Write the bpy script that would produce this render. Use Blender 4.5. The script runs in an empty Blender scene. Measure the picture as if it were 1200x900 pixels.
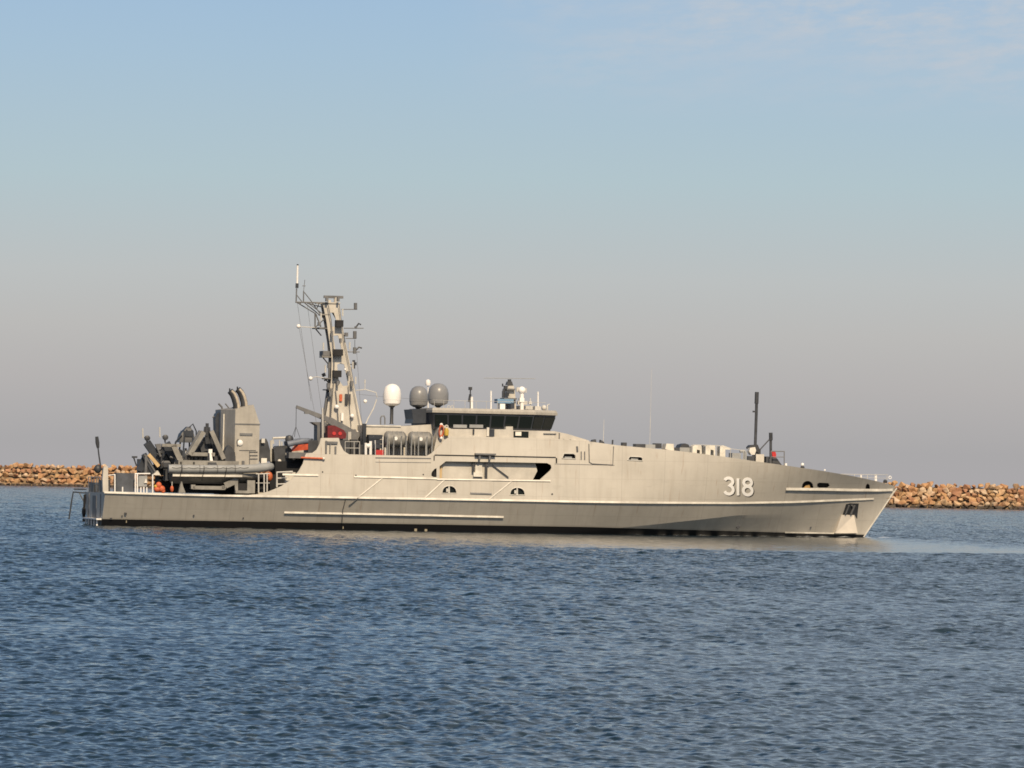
import bpy, bmesh, math, random
import numpy as np
from mathutils import Vector, Matrix
from mathutils.geometry import delaunay_2d_cdt

R = math.radians
scene = bpy.context.scene
COL = scene.collection
random.seed(7)
rng = np.random.default_rng(11)

# ------------------------------------------------------------------ camera
CAM_H = 3.6
FOC = 5511.0 / 1200.0                      # focal length in picture widths
PITCH = math.atan(113.5 / 5511.0)
ROLL = R(1.07)
CAM_ROT = Matrix.Rotation(math.pi / 2 + PITCH, 3, 'X') @ Matrix.Rotation(ROLL, 3, 'Z')
cam_d = bpy.data.cameras.new('camera')
cam_d.sensor_fit = 'HORIZONTAL'
cam_d.sensor_width = 36.0
cam_d.lens = 36.0 * FOC
cam_d.clip_start = 1.0
cam_d.clip_end = 60000.0
cam = bpy.data.objects.new('camera', cam_d)
cam.matrix_world = Matrix.Translation((0, 0, CAM_H)) @ CAM_ROT.to_4x4()
COL.objects.link(cam)
scene.camera = cam

# ------------------------------------------------------------------ light
SUN_EL, SUN_AZ = 41.0, 13.0                # azimuth: degrees to the right of straight behind the camera
sd = Vector((math.sin(R(SUN_AZ)) * math.cos(R(SUN_EL)), -math.cos(R(SUN_AZ)) * math.cos(R(SUN_EL)), math.sin(R(SUN_EL))))
sun_d = bpy.data.lights.new('sun', 'SUN')
sun_d.energy = 5.0
sun_d.angle = R(0.53)
sun_d.color = (1.0, 0.785, 0.52)
sun = bpy.data.objects.new('sun', sun_d)
sun.rotation_euler = sd.to_track_quat('Z', 'Y').to_euler()
sun.location = (60, -60, 80)
COL.objects.link(sun)

world = bpy.data.worlds.new('World')
scene.world = world
world.use_nodes = True
nt = world.node_tree
nt.nodes.clear()


def N(nt, typ, **kw):
    n = nt.nodes.new(typ)
    for k, v in kw.items():
        setattr(n, k, v)
    return n


def math_node(nt, op, a, b=None, c=None, clamp=False):
    n = nt.nodes.new('ShaderNodeMath')
    n.operation = op
    n.use_clamp = clamp
    for i, v in enumerate((a, b, c)):
        if v is None:
            continue
        if isinstance(v, (int, float)):
            n.inputs[i].default_value = v
        else:
            nt.links.new(v, n.inputs[i])
    return n.outputs[0]


def mix_rgb(nt, fac, a, b, blend='MIX'):
    n = nt.nodes.new('ShaderNodeMix')
    n.data_type = 'RGBA'
    n.blend_type = blend
    if isinstance(fac, (int, float)):
        n.inputs[0].default_value = fac
    else:
        nt.links.new(fac, n.inputs[0])
    for v, s in ((a, n.inputs[6]), (b, n.inputs[7])):
        if isinstance(v, (tuple, list)):
            s.default_value = (*v[:3], 1)
        else:
            nt.links.new(v, s)
    return n.outputs[2]


def ramp(nt, fac, stops, interp='LINEAR'):
    n = nt.nodes.new('ShaderNodeValToRGB')
    n.color_ramp.interpolation = interp
    e = n.color_ramp.elements
    while len(e) < len(stops):
        e.new(0.5)
    for el, (p, c) in zip(e, stops):
        el.position = p
        el.color = (c, c, c, 1) if isinstance(c, (int, float)) else (*c[:3], 1)
    nt.links.new(fac, n.inputs[0])
    return n.outputs[0]


def lin(r, g, b):
    f = lambda c: c / 12.92 if c <= 0.04045 else ((c + 0.055) / 1.055) ** 2.4
    return (f(r), f(g), f(b))


def sky255(r, g, b, k=10.0):
    c = lin(r / 255, g / 255, b / 255)
    return (c[0] * k, c[1] * k, c[2] * k)


BG = 0.10
sky = N(nt, 'ShaderNodeTexSky', sky_type='NISHITA', sun_disc=False)
sky.sun_elevation = R(SUN_EL)
sky.sun_rotation = math.atan2(sd.x, sd.y)
sky.air_density = 1.0
sky.dust_density = 3.0
sky.ozone_density = 1.0
tc = N(nt, 'ShaderNodeTexCoord')
sep = N(nt, 'ShaderNodeSeparateXYZ')
nt.links.new(tc.outputs['Generated'], sep.inputs[0])
z = sep.outputs[2]
# low haze belt over the sea, all round the horizon: grey-mauve at the sea, pale blue above
zz = math_node(nt, 'DIVIDE', z, 0.16, clamp=True)
belt = ramp(nt, zz, [
    (0.000, sky255(171, 168, 170, 1)), (0.045, sky255(170, 168, 169, 1)), (0.13, sky255(181, 178, 177, 1)),
    (0.20, sky255(187, 186, 184, 1)), (0.27, sky255(188, 192, 192, 1)), (0.40, sky255(178, 197, 204, 1)),
    (0.56, sky255(167, 193, 213, 1)), (0.66, sky255(160, 189, 216, 1)), (1.0, sky255(120, 151, 188, 1))])
belt = mix_rgb(nt, 1.0, belt, (1 / BG,) * 3, 'MULTIPLY')
fade = ramp(nt, math_node(nt, 'DIVIDE', z, 0.30, clamp=True), [(0.0, 1.0), (0.36, 1.0), (1.0, 0.0)])
skycol = mix_rgb(nt, fade, mix_rgb(nt, 1.0, sky.outputs[0], (0.80, 0.84, 0.90), 'MULTIPLY'), belt)
# thin high cloud, laid out over direction (bearing, elevation)
bear = math_node(nt, 'DIVIDE', sep.outputs[0], math_node(nt, 'MAXIMUM', sep.outputs[1], 0.05))
comb = N(nt, 'ShaderNodeCombineXYZ')
nt.links.new(bear, comb.inputs[0])
nt.links.new(math_node(nt, 'ADD', math_node(nt, 'MULTIPLY', z, 3.2), math_node(nt, 'MULTIPLY', bear, -0.25)), comb.inputs[1])
cn = N(nt, 'ShaderNodeTexNoise')
cn.inputs['Scale'].default_value = 80.0
cn.inputs['Detail'].default_value = 7.0
cn.inputs['Roughness'].default_value = 0.62
nt.links.new(comb.outputs[0], cn.inputs['Vector'])
cn2 = N(nt, 'ShaderNodeTexNoise')
cn2.inputs['Scale'].default_value = 14.0
cn2.inputs['Detail'].default_value = 3.0
nt.links.new(comb.outputs[0], cn2.inputs['Vector'])
cl = ramp(nt, cn.outputs[0], [(0.40, 0.0), (0.64, 1.0)])
cl2 = ramp(nt, cn2.outputs[0], [(0.34, 0.25), (0.60, 1.0)])
bank_z = ramp(nt, math_node(nt, 'DIVIDE', z, 0.2, clamp=True), [(0.385, 0.0), (0.46, 1.0)])
bank_b = ramp(nt, math_node(nt, 'ADD', bear, 0.5, clamp=True), [(0.485, 0.0), (0.53, 1.0)])
cf = math_node(nt, 'MULTIPLY', math_node(nt, 'MULTIPLY', cl, cl2), math_node(nt, 'MULTIPLY', bank_z, bank_b))
veil = math_node(nt, 'MULTIPLY', math_node(nt, 'MULTIPLY', bank_z, bank_b), 0.25)
cf = math_node(nt, 'ADD', math_node(nt, 'MULTIPLY', cf, 0.80), veil)
skycol = mix_rgb(nt, cf, skycol, sky255(189, 198, 208))
bg = N(nt, 'ShaderNodeBackground')
bg.inputs['Strength'].default_value = BG
nt.links.new(skycol, bg.inputs['Color'])
wo = N(nt, 'ShaderNodeOutputWorld')
nt.links.new(bg.outputs[0], wo.inputs['Surface'])

vs = scene.view_settings
vs.view_transform = 'Standard'
vs.look = 'None'
vs.gamma = 1.0
vs.use_curve_mapping = False
vs.exposure = 0.0
scene.cycles.filter_width = 1.7
scene.cycles.max_bounces = 5

# ------------------------------------------------------------------ ship frame (x forward, y to port, z up)
SHIP_A = R(13.5)
SHIP_O = Vector((-28.564, 323.752, 0.0))
SHIP = Matrix.Translation(SHIP_O) @ Matrix.Rotation(SHIP_A, 4, 'Z')
SINV = Matrix.Rotation(-SHIP_A, 3, 'Z')
CAM_S = SINV @ (Vector((0, 0, CAM_H)) - SHIP_O)


def ray(px, py):
    return CAM_ROT @ Vector(((px - 600) / 5511.0, -(py - 450) / 5511.0, -1.0))


def L(px, py, y):
    """measured point of the photograph -> ship coordinates on the fore-and-aft plane y"""
    r = SINV @ ray(px, py)
    t = (y - CAM_S.y) / r.y
    return CAM_S + r * t


def interp(x, tab):
    return float(np.interp(x, [t[0] for t in tab], [t[1] for t in tab]))


# ---- hull form
ZK = [(-1, 2.30), (0, 2.29), (6, 2.25), (14, 2.22), (22, 2.22), (28, 2.22), (36, 2.22), (44, 2.28), (49, 2.40), (54, 2.68), (60, 2.95)]


def zk(x):
    return interp(x, ZK)


def taper(x, w, x0, xs, p):
    if x <= x0:
        return w
    u = (x - x0) / max(xs - x0, 0.01)
    return w * (1 - u ** p) if u < 1 else 0.0


def chine_c(x):
    return max(0.0, min(1.0, (x - 33) / 12))


def chine_m(x):
    u = max(0.0, min(1.0, (51 - x) / 10))
    return max(0.0, min(1.0, (x - 33) / 9)) * u * u * (3 - 2 * u)


def hb(x, zz):
    """half-breadth of the hull at station x and height zz"""
    k = zk(x)
    xs = 55.42 + 0.683 * zz
    if zz <= k:
        s = zz / k
        c = chine_c(x)                      # spray chine forward
        zc = 0.62 * c + 0.02
        if c > 0 and s > 0:
            s2 = s + 0.12 * chine_m(x) * (s / zc if s < zc else (1 - s) / (1 - zc))
            s2 = min(s2, 1.0)
        else:
            s2 = s
        lo_w = taper(x, 3.28, 26.0, xs, 2.0)
        return lo_w + (taper(x, 4.75, 30.5, xs, 3.3) - lo_w) * s2
    else:
        s = min(1.3, (zz - k) / (5.0 - k))
        w = 4.75 - 0.05 * s + 0.58 * s * max(0.0, min(1.0, (x - 34) / 11))
        x0 = 30.5 + 9.0 * s
        p = 3.3 + 0.3 * s
        if zz > 5.0:
            w -= 0.07 * (zz - 5.0)
    return taper(x, w, x0, xs, p)


def LH(px, py):
    y = -4.7
    for _ in range(14):
        q = L(px, py, y)
        y = 0.5 * y - 0.5 * hb(q.x, q.z)
    q = L(px, py, y)
    q.y = -hb(q.x, q.z)
    return q


# ------------------------------------------------------------------ materials
def new_mat(name):
    m = bpy.data.materials.new(name)
    m.use_nodes = True
    t = m.node_tree
    t.nodes.clear()
    out = t.nodes.new('ShaderNodeOutputMaterial')
    b = t.nodes.new('ShaderNodeBsdfPrincipled')
    t.links.new(b.outputs[0], out.inputs[0])
    return m, t, b


def paint(name, col, rough=0.55, metal=0.0, var=0.10, scale=1.3, streak=0.0, bump=0.0, spec=0.4):
    m, t, b = new_mat(name)
    tc = N(t, 'ShaderNodeTexCoord')
    n1 = N(t, 'ShaderNodeTexNoise')
    n1.inputs['Scale'].default_value = scale
    n1.inputs['Detail'].default_value = 5
    n1.inputs['Roughness'].default_value = 0.6
    t.links.new(tc.outputs['Object'], n1.inputs['Vector'])
    d = tuple(c * (1 - var * 1.4) for c in col)
    l = tuple(min(1, c * (1 + var)) for c in col)
    c = ramp(t, n1.outputs[0], [(0.3, d), (0.7, l)])
    if streak:
        mp = N(t, 'ShaderNodeMapping')
        mp.inputs['Scale'].default_value = (2.2, 2.2, 0.22)
        t.links.new(tc.outputs['Object'], mp.inputs['Vector'])
        n2 = N(t, 'ShaderNodeTexNoise')
        n2.inputs['Scale'].default_value = 1.6
        n2.inputs['Detail'].default_value = 4
        t.links.new(mp.outputs[0], n2.inputs['Vector'])
        f = ramp(t, n2.outputs[0], [(0.45, 0.0), (0.75, 1.0)])
        c = mix_rgb(t, math_node(t, 'MULTIPLY', f, streak), c, tuple(x * 0.55 for x in col))
    t.links.new(c, b.inputs['Base Color'])
    b.inputs['Roughness'].default_value = rough
    b.inputs['Metallic'].default_value = metal
    b.inputs['Specular IOR Level'].default_value = spec
    if bump:
        bp = N(t, 'ShaderNodeBump')
        bp.inputs['Strength'].default_value = bump
        bp.inputs['Distance'].default_value = 0.05
        t.links.new(n1.outputs[0], bp.inputs['Height'])
        t.links.new(bp.outputs[0], b.inputs['Normal'])
    return m


GREY = (0.490, 0.466, 0.420)


def hull_paint(name, lower):
    m, t, b = new_mat(name)
    tc = N(t, 'ShaderNodeTexCoord')
    sp = N(t, 'ShaderNodeSeparateXYZ')
    t.links.new(tc.outputs['Object'], sp.inputs[0])
    X, Z = sp.outputs[0], sp.outputs[2]
    n1 = N(t, 'ShaderNodeTexNoise')
    n1.inputs['Scale'].default_value = 0.45
    n1.inputs['Detail'].default_value = 6
    n1.inputs['Roughness'].default_value = 0.6
    t.links.new(tc.outputs['Object'], n1.inputs['Vector'])
    c = ramp(t, n1.outputs[0], [(0.3, tuple(x * 0.90 for x in GREY)), (0.7, tuple(x * 1.07 for x in GREY))])
    # plates repainted at different times
    cell = N(t, 'ShaderNodeCombineXYZ')
    t.links.new(math_node(t, 'FLOOR', math_node(t, 'DIVIDE', math_node(t, 'ADD', X, 0.4), 3.05)), cell.inputs[0])
    t.links.new(math_node(t, 'FLOOR', math_node(t, 'DIVIDE', math_node(t, 'ADD', Z, 0.05), 1.30)), cell.inputs[1])
    wn = N(t, 'ShaderNodeTexWhiteNoise')
    t.links.new(cell.outputs[0], wn.inputs['Vector'])
    c = mix_rgb(t, math_node(t, 'MULTIPLY', wn.outputs['Value'], 0.13), c, (0.36, 0.335, 0.29))
    # run-off streaks and salt
    mp = N(t, 'ShaderNodeMapping')
    mp.inputs['Scale'].default_value = (3.2, 0.3, 0.30)
    t.links.new(tc.outputs['Object'], mp.inputs['Vector'])
    n2 = N(t, 'ShaderNodeTexNoise')
    n2.inputs['Scale'].default_value = 1.0
    n2.inputs['Detail'].default_value = 5
    t.links.new(mp.outputs[0], n2.inputs['Vector'])
    f = ramp(t, n2.outputs[0], [(0.5, 0.0), (0.72, 1.0)])
    c = mix_rgb(t, math_node(t, 'MULTIPLY', f, 0.17), c, (0.25, 0.21, 0.16))
    f3 = ramp(t, n2.outputs[0], [(0.28, 1.0), (0.42, 0.0)])
    c = mix_rgb(t, math_node(t, 'MULTIPLY', f3, 0.14), c, (0.55, 0.53, 0.48))
    mp4 = N(t, 'ShaderNodeMapping')
    mp4.inputs['Scale'].default_value = (5.5, 0.3, 0.55)
    mp4.inputs['Location'].default_value = (3.1, 0, 0.7)
    t.links.new(tc.outputs['Object'], mp4.inputs['Vector'])
    n4 = N(t, 'ShaderNodeTexNoise')
    n4.inputs['Scale'].default_value = 1.0
    n4.inputs['Detail'].default_value = 3
    t.links.new(mp4.outputs[0], n4.inputs['Vector'])
    f4 = ramp(t, n4.outputs[0], [(0.66, 0.0), (0.76, 1.0)])
    c = mix_rgb(t, math_node(t, 'MULTIPLY', f4, 0.40), c, (0.24, 0.135, 0.07))
    mp5 = N(t, 'ShaderNodeMapping')
    mp5.inputs['Scale'].default_value = (0.5, 0.3, 3.5)
    t.links.new(tc.outputs['Object'], mp5.inputs['Vector'])
    n5 = N(t, 'ShaderNodeTexNoise')
    n5.inputs['Scale'].default_value = 1.0
    n5.inputs['Detail'].default_value = 6
    n5.inputs['Roughness'].default_value = 0.7
    t.links.new(mp5.outputs[0], n5.inputs['Vector'])
    f5 = ramp(t, n5.outputs[0], [(0.60, 0.0), (0.70, 1.0)])
    c = mix_rgb(t, math_node(t, 'MULTIPLY', f5, 0.22), c, (0.27, 0.25, 0.22))
    # plate seams
    for spacing, ax, ph, wd in ((3.05, X, 0.4, 0.010), (1.30, Z, 0.05, 0.012)):
        fr = math_node(t, 'FRACT', math_node(t, 'DIVIDE', math_node(t, 'ADD', ax, ph), spacing))
        sm = math_node(t, 'LESS_THAN', fr, wd * 1.2)
        c = mix_rgb(t, math_node(t, 'MULTIPLY', sm, 0.30), c, (0.22, 0.20, 0.18))
    if lower:
        wob = math_node(t, 'MULTIPLY', math_node(t, 'SUBTRACT', n1.outputs[0], 0.5), 0.06)
        top = math_node(t, 'SUBTRACT', 0.48, math_node(t, 'MULTIPLY', math_node(t, 'MAXIMUM', math_node(t, 'SUBTRACT', X, 34.0), 0.0), 0.012))
        grime = math_node(t, 'ADD', top, math_node(t, 'ADD', wob, 0.10))
        g = math_node(t, 'LESS_THAN', Z, grime)
        c = mix_rgb(t, math_node(t, 'MULTIPLY', g, 0.22), c, (0.20, 0.18, 0.14))
        k = math_node(t, 'LESS_THAN', Z, top)
        c = mix_rgb(t, k, c, (0.012, 0.012, 0.014))
    t.links.new(c, b.inputs['Base Color'])
    b.inputs['Roughness'].default_value = 0.55
    b.inputs['Specular IOR Level'].default_value = 0.35
    # hungry-horse dishing of the plates between frames
    bx = math_node(t, 'SINE', math_node(t, 'MULTIPLY', X, 2 * math.pi / 1.02))
    bz = math_node(t, 'SINE', math_node(t, 'MULTIPLY', Z, 2 * math.pi / 0.65))
    hgt = math_node(t, 'ADD', math_node(t, 'MULTIPLY', math_node(t, 'MULTIPLY', bx, bz), 0.05), math_node(t, 'MULTIPLY', n1.outputs[0], 2.0))
    bp = N(t, 'ShaderNodeBump')
    bp.inputs['Strength'].default_value = 0.28
    bp.inputs['Distance'].default_value = 0.03
    t.links.new(hgt, bp.inputs['Height'])
    t.links.new(bp.outputs[0], b.inputs['Normal'])
    return m


M = {}
M['hull_low'] = hull_paint('storm grey hull with black boot stripe', True)
M['hull_up'] = hull_paint('storm grey topsides', False)
M['grey'] = paint('storm grey superstructure', GREY, streak=0.25, var=0.10, bump=0.15)
M['cream'] = paint('weathered off white', (0.56, 0.54, 0.48), var=0.15, scale=2)
M['stack'] = paint('sooty storm grey funnel', tuple(c * 0.72 for c in GREY), streak=0.3, var=0.1)
M['light'] = paint('pale strake paint with ledge light painted in', (0.62, 0.595, 0.54), var=0.22, scale=1.1)  # pale paint; on the ledges its paleness also stands for light from above
M['gear'] = paint('weathered grey davit paint', (0.235, 0.228, 0.21), var=0.22, streak=0.4)
M['raft'] = paint('grey raft canister', (0.20, 0.198, 0.19), rough=0.5, var=0.25, scale=2.5, streak=0.3)
M['white'] = paint('white paint', (0.76, 0.75, 0.73), var=0.06)
M['mid'] = paint('mid grey paint', (0.135, 0.138, 0.145), streak=0.2, var=0.2)
M['tube'] = paint('grey inflatable tube fabric', (0.27, 0.28, 0.285), rough=0.6, var=0.12)
M['dark'] = paint('dark grey gear', (0.045, 0.048, 0.055), rough=0.5, var=0.3)
M['navy'] = paint('dark blue grey gear', (0.030, 0.036, 0.048), rough=0.45, var=0.25)
M['black'] = paint('black rubber', (0.012, 0.012, 0.014), rough=0.6, var=0.3)
M['deck'] = paint('dark deck coating', (0.10, 0.10, 0.10), rough=0.85, var=0.2)
M['dome'] = paint('grey radome', (0.20, 0.205, 0.215), rough=0.33, var=0.06)
M['dome_white'] = paint('white radome', (0.78, 0.76, 0.74), rough=0.35, var=0.04)
M['orange'] = paint('international orange', (0.50, 0.115, 0.05), rough=0.6, var=0.22, scale=6)
M['red'] = paint('dark red cover', (0.13, 0.009, 0.013), rough=0.6, var=0.25, scale=4)
M['redbright'] = paint('red paint', (0.45, 0.03, 0.03), rough=0.5, var=0.15)
M['yellow'] = paint('yellow paint', (0.48, 0.33, 0.06), rough=0.5, var=0.15)
M['ochre'] = paint('varnished plywood locker', (0.50, 0.36, 0.19), rough=0.6, var=0.15)
M['blue'] = paint('pale blue cover', (0.14, 0.25, 0.38), rough=0.6, var=0.15)
M['steel'] = paint('pale exhaust strip', (0.42, 0.37, 0.30), rough=0.4, metal=0.0, var=0.15, scale=4)
M['void'] = paint('interior darkness painted near black', (0.010, 0.011, 0.014), rough=0.8, var=0.2)  # near-black colour stands in for the shade inside openings
M['number'] = paint('white number paint', (0.95, 0.94, 0.92), var=0.03)
M['rail'] = paint('pale grey rail', (0.50, 0.49, 0.46), var=0.1)
m, t, b = new_mat('tinted bridge glass')
b.inputs['Base Color'].default_value = (0.010, 0.014, 0.014, 1)
b.inputs['Roughness'].default_value = 0.09
b.inputs['Specular IOR Level'].default_value = 0.22
M['glass'] = m


# ------------------------------------------------------------------ mesh builder
class MB:
    def __init__(s):
        s.v, s.f, s.sm, s.g = [], [], [], []
        s.sharp = 40

    def add(s, verts, faces, smooth=False):
        o = len(s.v)
        s.g.append((o, o + len(verts), len(s.f), len(s.f) + len(faces)))
        s.v += [Vector(p) for p in verts]
        s.f += [[i + o for i in f] for f in faces]
        s.sm += [smooth] * len(faces)
        return s

    def box(s, a, b):
        x0, y0, z0 = (min(a[i], b[i]) for i in range(3))
        x1, y1, z1 = (max(a[i], b[i]) for i in range(3))
        return s.add([(x0, y0, z0), (x1, y0, z0), (x1, y1, z0), (x0, y1, z0), (x0, y0, z1), (x1, y0, z1), (x1, y1, z1), (x0, y1, z1)],
                     [(0, 3, 2, 1), (4, 5, 6, 7), (0, 1, 5, 4), (1, 2, 6, 5), (2, 3, 7, 6), (3, 0, 4, 7)])

    def prism(s, pts, y0, y1):
        """polygon of (x, z) points, extruded across the ship"""
        n = len(pts)
        v = [(p[0], y0, p[1]) for p in pts] + [(p[0], y1, p[1]) for p in pts]
        f = [tuple(range(n)), tuple(range(2 * n - 1, n - 1, -1))]
        f += [(i, i + n, (i + 1) % n + n, (i + 1) % n) for i in range(n)]
        return s.add(v, f)

    def loft(s, rings, close=True, caps=True, smooth=False):
        n = len(rings[0])
        v = [p for r in rings for p in r]
        f = []
        for k in range(len(rings) - 1):
            for i in range(n if close else n - 1):
                j = (i + 1) % n
                f.append((k * n + i, k * n + j, (k + 1) * n + j, (k + 1) * n + i))
        s.add(v, f, smooth)
        if caps:
            s.add(rings[0], [tuple(range(n - 1, -1, -1))])
            s.add(rings[-1], [tuple(range(n))])
        return s

    def tube(s, path, r, seg=8, smooth=True, caps=True):
        path = [Vector(p) for p in path]
        rs = r if isinstance(r, (list, tuple)) else [r] * len(path)
        rings = []
        up = None
        for i, p in enumerate(path):
            d = (path[min(i + 1, len(path) - 1)] - path[max(i - 1, 0)]).normalized()
            if up is None:
                up = Vector((0, 0, 1)) if abs(d.z) < 0.9 else Vector((1, 0, 0))
            a = d.cross(up).normalized()
            up = a.cross(d).normalized()
            rings.append([p + (a * math.cos(2 * math.pi * k / seg) + up * math.sin(2 * math.pi * k / seg)) * rs[i] for k in range(seg)])
        return s.loft(rings, True, caps, smooth)

    def beam(s, p, q, w, h, up=(0, 0, 1), w2=None, h2=None):
        p, q = Vector(p), Vector(q)
        d = (q - p).normalized()
        u = Vector(up)
        a = d.cross(u)
        if a.length < 1e-3:
            a = d.cross(Vector((0, 1, 0)))
        a.normalize()
        u = a.cross(d).normalized()
        rr = []
        for c, ww, hh in ((p, w, h), (q, w2 or w, h2 or h)):
            rr.append([c + a * ww / 2 + u * hh / 2, c - a * ww / 2 + u * hh / 2, c - a * ww / 2 - u * hh / 2, c + a * ww / 2 - u * hh / 2])
        return s.loft(rr)

    def lathe(s, c, prof, seg=24, axis='z', smooth=True):
        c = Vector(c)
        rings = []
        for r, h in prof:
            ring = []
            for k in range(seg):
                a = 2 * math.pi * k / seg
                ca, sa = r * math.cos(a), r * math.sin(a)
                o = {'z': (ca, sa, h), 'x': (h, ca, sa), 'y': (sa, h, ca)}[axis]
                ring.append(c + Vector(o))
            rings.append(ring)
        return s.loft(rings, True, True, smooth)

    def ball(s, c, r, seg=14, sq=(1, 1, 1)):
        pr = []
        n = max(6, seg // 2)
        rings = []
        for i in range(n + 1):
            t = math.pi * (0.02 + 0.96 * i / n) - math.pi / 2
            rings.append([Vector(c) + Vector((r * sq[0] * math.cos(t) * math.cos(2 * math.pi * k / seg), r * sq[1] * math.cos(t) * math.sin(2 * math.pi * k / seg), r * sq[2] * math.sin(t))) for k in range(seg)])
        return s.loft(rings, True, True, True)

    def torus(s, c, r, r2, axis='y', seg=24, seg2=8):
        path = []
        for k in range(seg):
            a = 2 * math.pi * k / seg
            o = {'y': (r * math.cos(a), 0, r * math.sin(a)), 'z': (r * math.cos(a), r * math.sin(a), 0), 'x': (0, r * math.cos(a), r * math.sin(a))}[axis]
            path.append(Vector(o))
        v, f = [], []
        ax = {'y': Vector((0, 1, 0)), 'z': Vector((0, 0, 1)), 'x': Vector((1, 0, 0))}[axis]
        for k in range(seg):
            d = path[k].normalized()
            for j in range(seg2):
                b = 2 * math.pi * j / seg2
                v.append(Vector(c) + path[k] + d * r2 * math.cos(b) + ax * r2 * math.sin(b))
        for k in range(seg):
            for j in range(seg2):
                f.append((k * seg2 + j, k * seg2 + (j + 1) % seg2, ((k + 1) % seg) * seg2 + (j + 1) % seg2, ((k + 1) % seg) * seg2 + j))
        return s.add(v, f, True)

    # --- measured from the photograph, placed in ship space at a real distance across the ship
    def pbox(s, x0, y0, x1, y1, yc, depth):
        a = L(x0, y1, yc - depth / 2)
        c = L(x1, y0, yc - depth / 2)
        a2 = L(x0, y0, yc - depth / 2)
        return s.box((a.x, yc - depth / 2, min(a.z, L(x1, y1, yc - depth / 2).z)), (c.x, yc + depth / 2, max(a2.z, c.z)))

    def ppoly(s, pts, yc, depth):
        q = [L(p[0], p[1], yc - depth / 2) for p in pts]
        return s.prism([(p.x, p.z) for p in q], yc - depth / 2, yc + depth / 2)

    def prod(s, pts, yc, r, seg=6):
        return s.tube([L(p[0], p[1], yc if len(p) < 3 else p[2]) for p in pts], r, seg)

    def pbeam(s, p, q, yc, w, h, w2=None, h2=None):
        return s.beam(L(p[0], p[1], yc), L(q[0], q[1], yc), w, h, (0, 0, 1), w2, h2)

    def build(s, name, mat, parent=None, loc=None):
        off = Vector(parent['_loc']) if parent is not None and '_loc' in parent else Vector((0, 0, 0))
        if loc is not None:
            off = Vector(loc)
        me = bpy.data.meshes.new(name)
        me.from_pydata([tuple(v - off) for v in s.v], [], s.f)
        me.polygons.foreach_set('use_smooth', s.sm)
        bm = bmesh.new()
        bm.from_mesh(me)
        bmesh.ops.remove_doubles(bm, verts=bm.verts, dist=1e-5)
        bmesh.ops.recalc_face_normals(bm, faces=bm.faces)
        bm.to_mesh(me)
        bm.free()
        me.update()
        if any(s.sm):
            me.set_sharp_from_angle(angle=R(s.sharp))
        me.materials.append(M[mat] if isinstance(mat, str) else mat)
        o = bpy.data.objects.new(name, me)
        COL.objects.link(o)
        if parent is not None:
            o.parent = parent
            if '_loc' not in parent:             # parent is a part: same local frame
                pass
        return o


PART_OFF = {}


def thing(name, label, cat, loc=(0, 0, 0), group=None):
    """an Empty at the thing's base, placed in ship coordinates"""
    o = bpy.data.objects.new(name, None)
    o.empty_display_size = 0.3
    COL.objects.link(o)
    o.matrix_world = SHIP @ Matrix.Translation(Vector(loc))
    o['label'] = label
    o['category'] = cat
    if group:
        o['group'] = group
    PART_OFF[o.name] = Vector(loc)
    return o


def off_of(o):
    while o is not None:
        if o.name in PART_OFF:
            return PART_OFF[o.name]
        o = o.parent
    return Vector((0, 0, 0))


def pieces(mb, tol=0.03):
    """split a builder into its separate pieces (shapes whose extents touch stay together)"""
    bb = []
    for a, b, _, _ in mb.g:
        vs = mb.v[a:b]
        bb.append([min(v[i] for v in vs) - tol for i in range(3)] + [max(v[i] for v in vs) + tol for i in range(3)])
    n = len(bb)
    par = list(range(n))

    def find(i):
        while par[i] != i:
            i = par[i]
        return i
    for i in range(n):
        for j in range(i):
            if all(bb[i][k] <= bb[j][k + 3] and bb[j][k] <= bb[i][k + 3] for k in range(3)):
                par[find(i)] = find(j)
    out = {}
    for i in range(n):
        out.setdefault(find(i), []).append(i)
    res = []
    for idx in out.values():
        m = MB()
        for i in idx:
            a, b, fa, fb = mb.g[i]
            off = len(m.v) - a
            m.g.append((len(m.v), len(m.v) + b - a, len(m.f), len(m.f) + fb - fa))
            m.v += mb.v[a:b]
            m.f += [[q + off for q in f] for f in mb.f[fa:fb]]
            m.sm += mb.sm[fa:fb]
        res.append(m)
    return res


WHOLE = {'hull', 'topsides', 'pennant_number', 'pennant_number_shadow', 'mast_front', 'weld_seam'}


def part(mb, name, mat, parent, label=None):
    if name not in WHOLE:
        ps = pieces(mb)
        if len(ps) > 1:
            for m in ps[1:]:
                part(m, name, mat, parent, label)
            mb = ps[0]
    o = mb.build(name, mat, None, off_of(parent))
    o.parent = parent
    if label:
        o['label'] = label
    return o


def flatfan(pts):
    """2-D polygon with optional holes -> triangulated (verts, faces)"""
    pass


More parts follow.
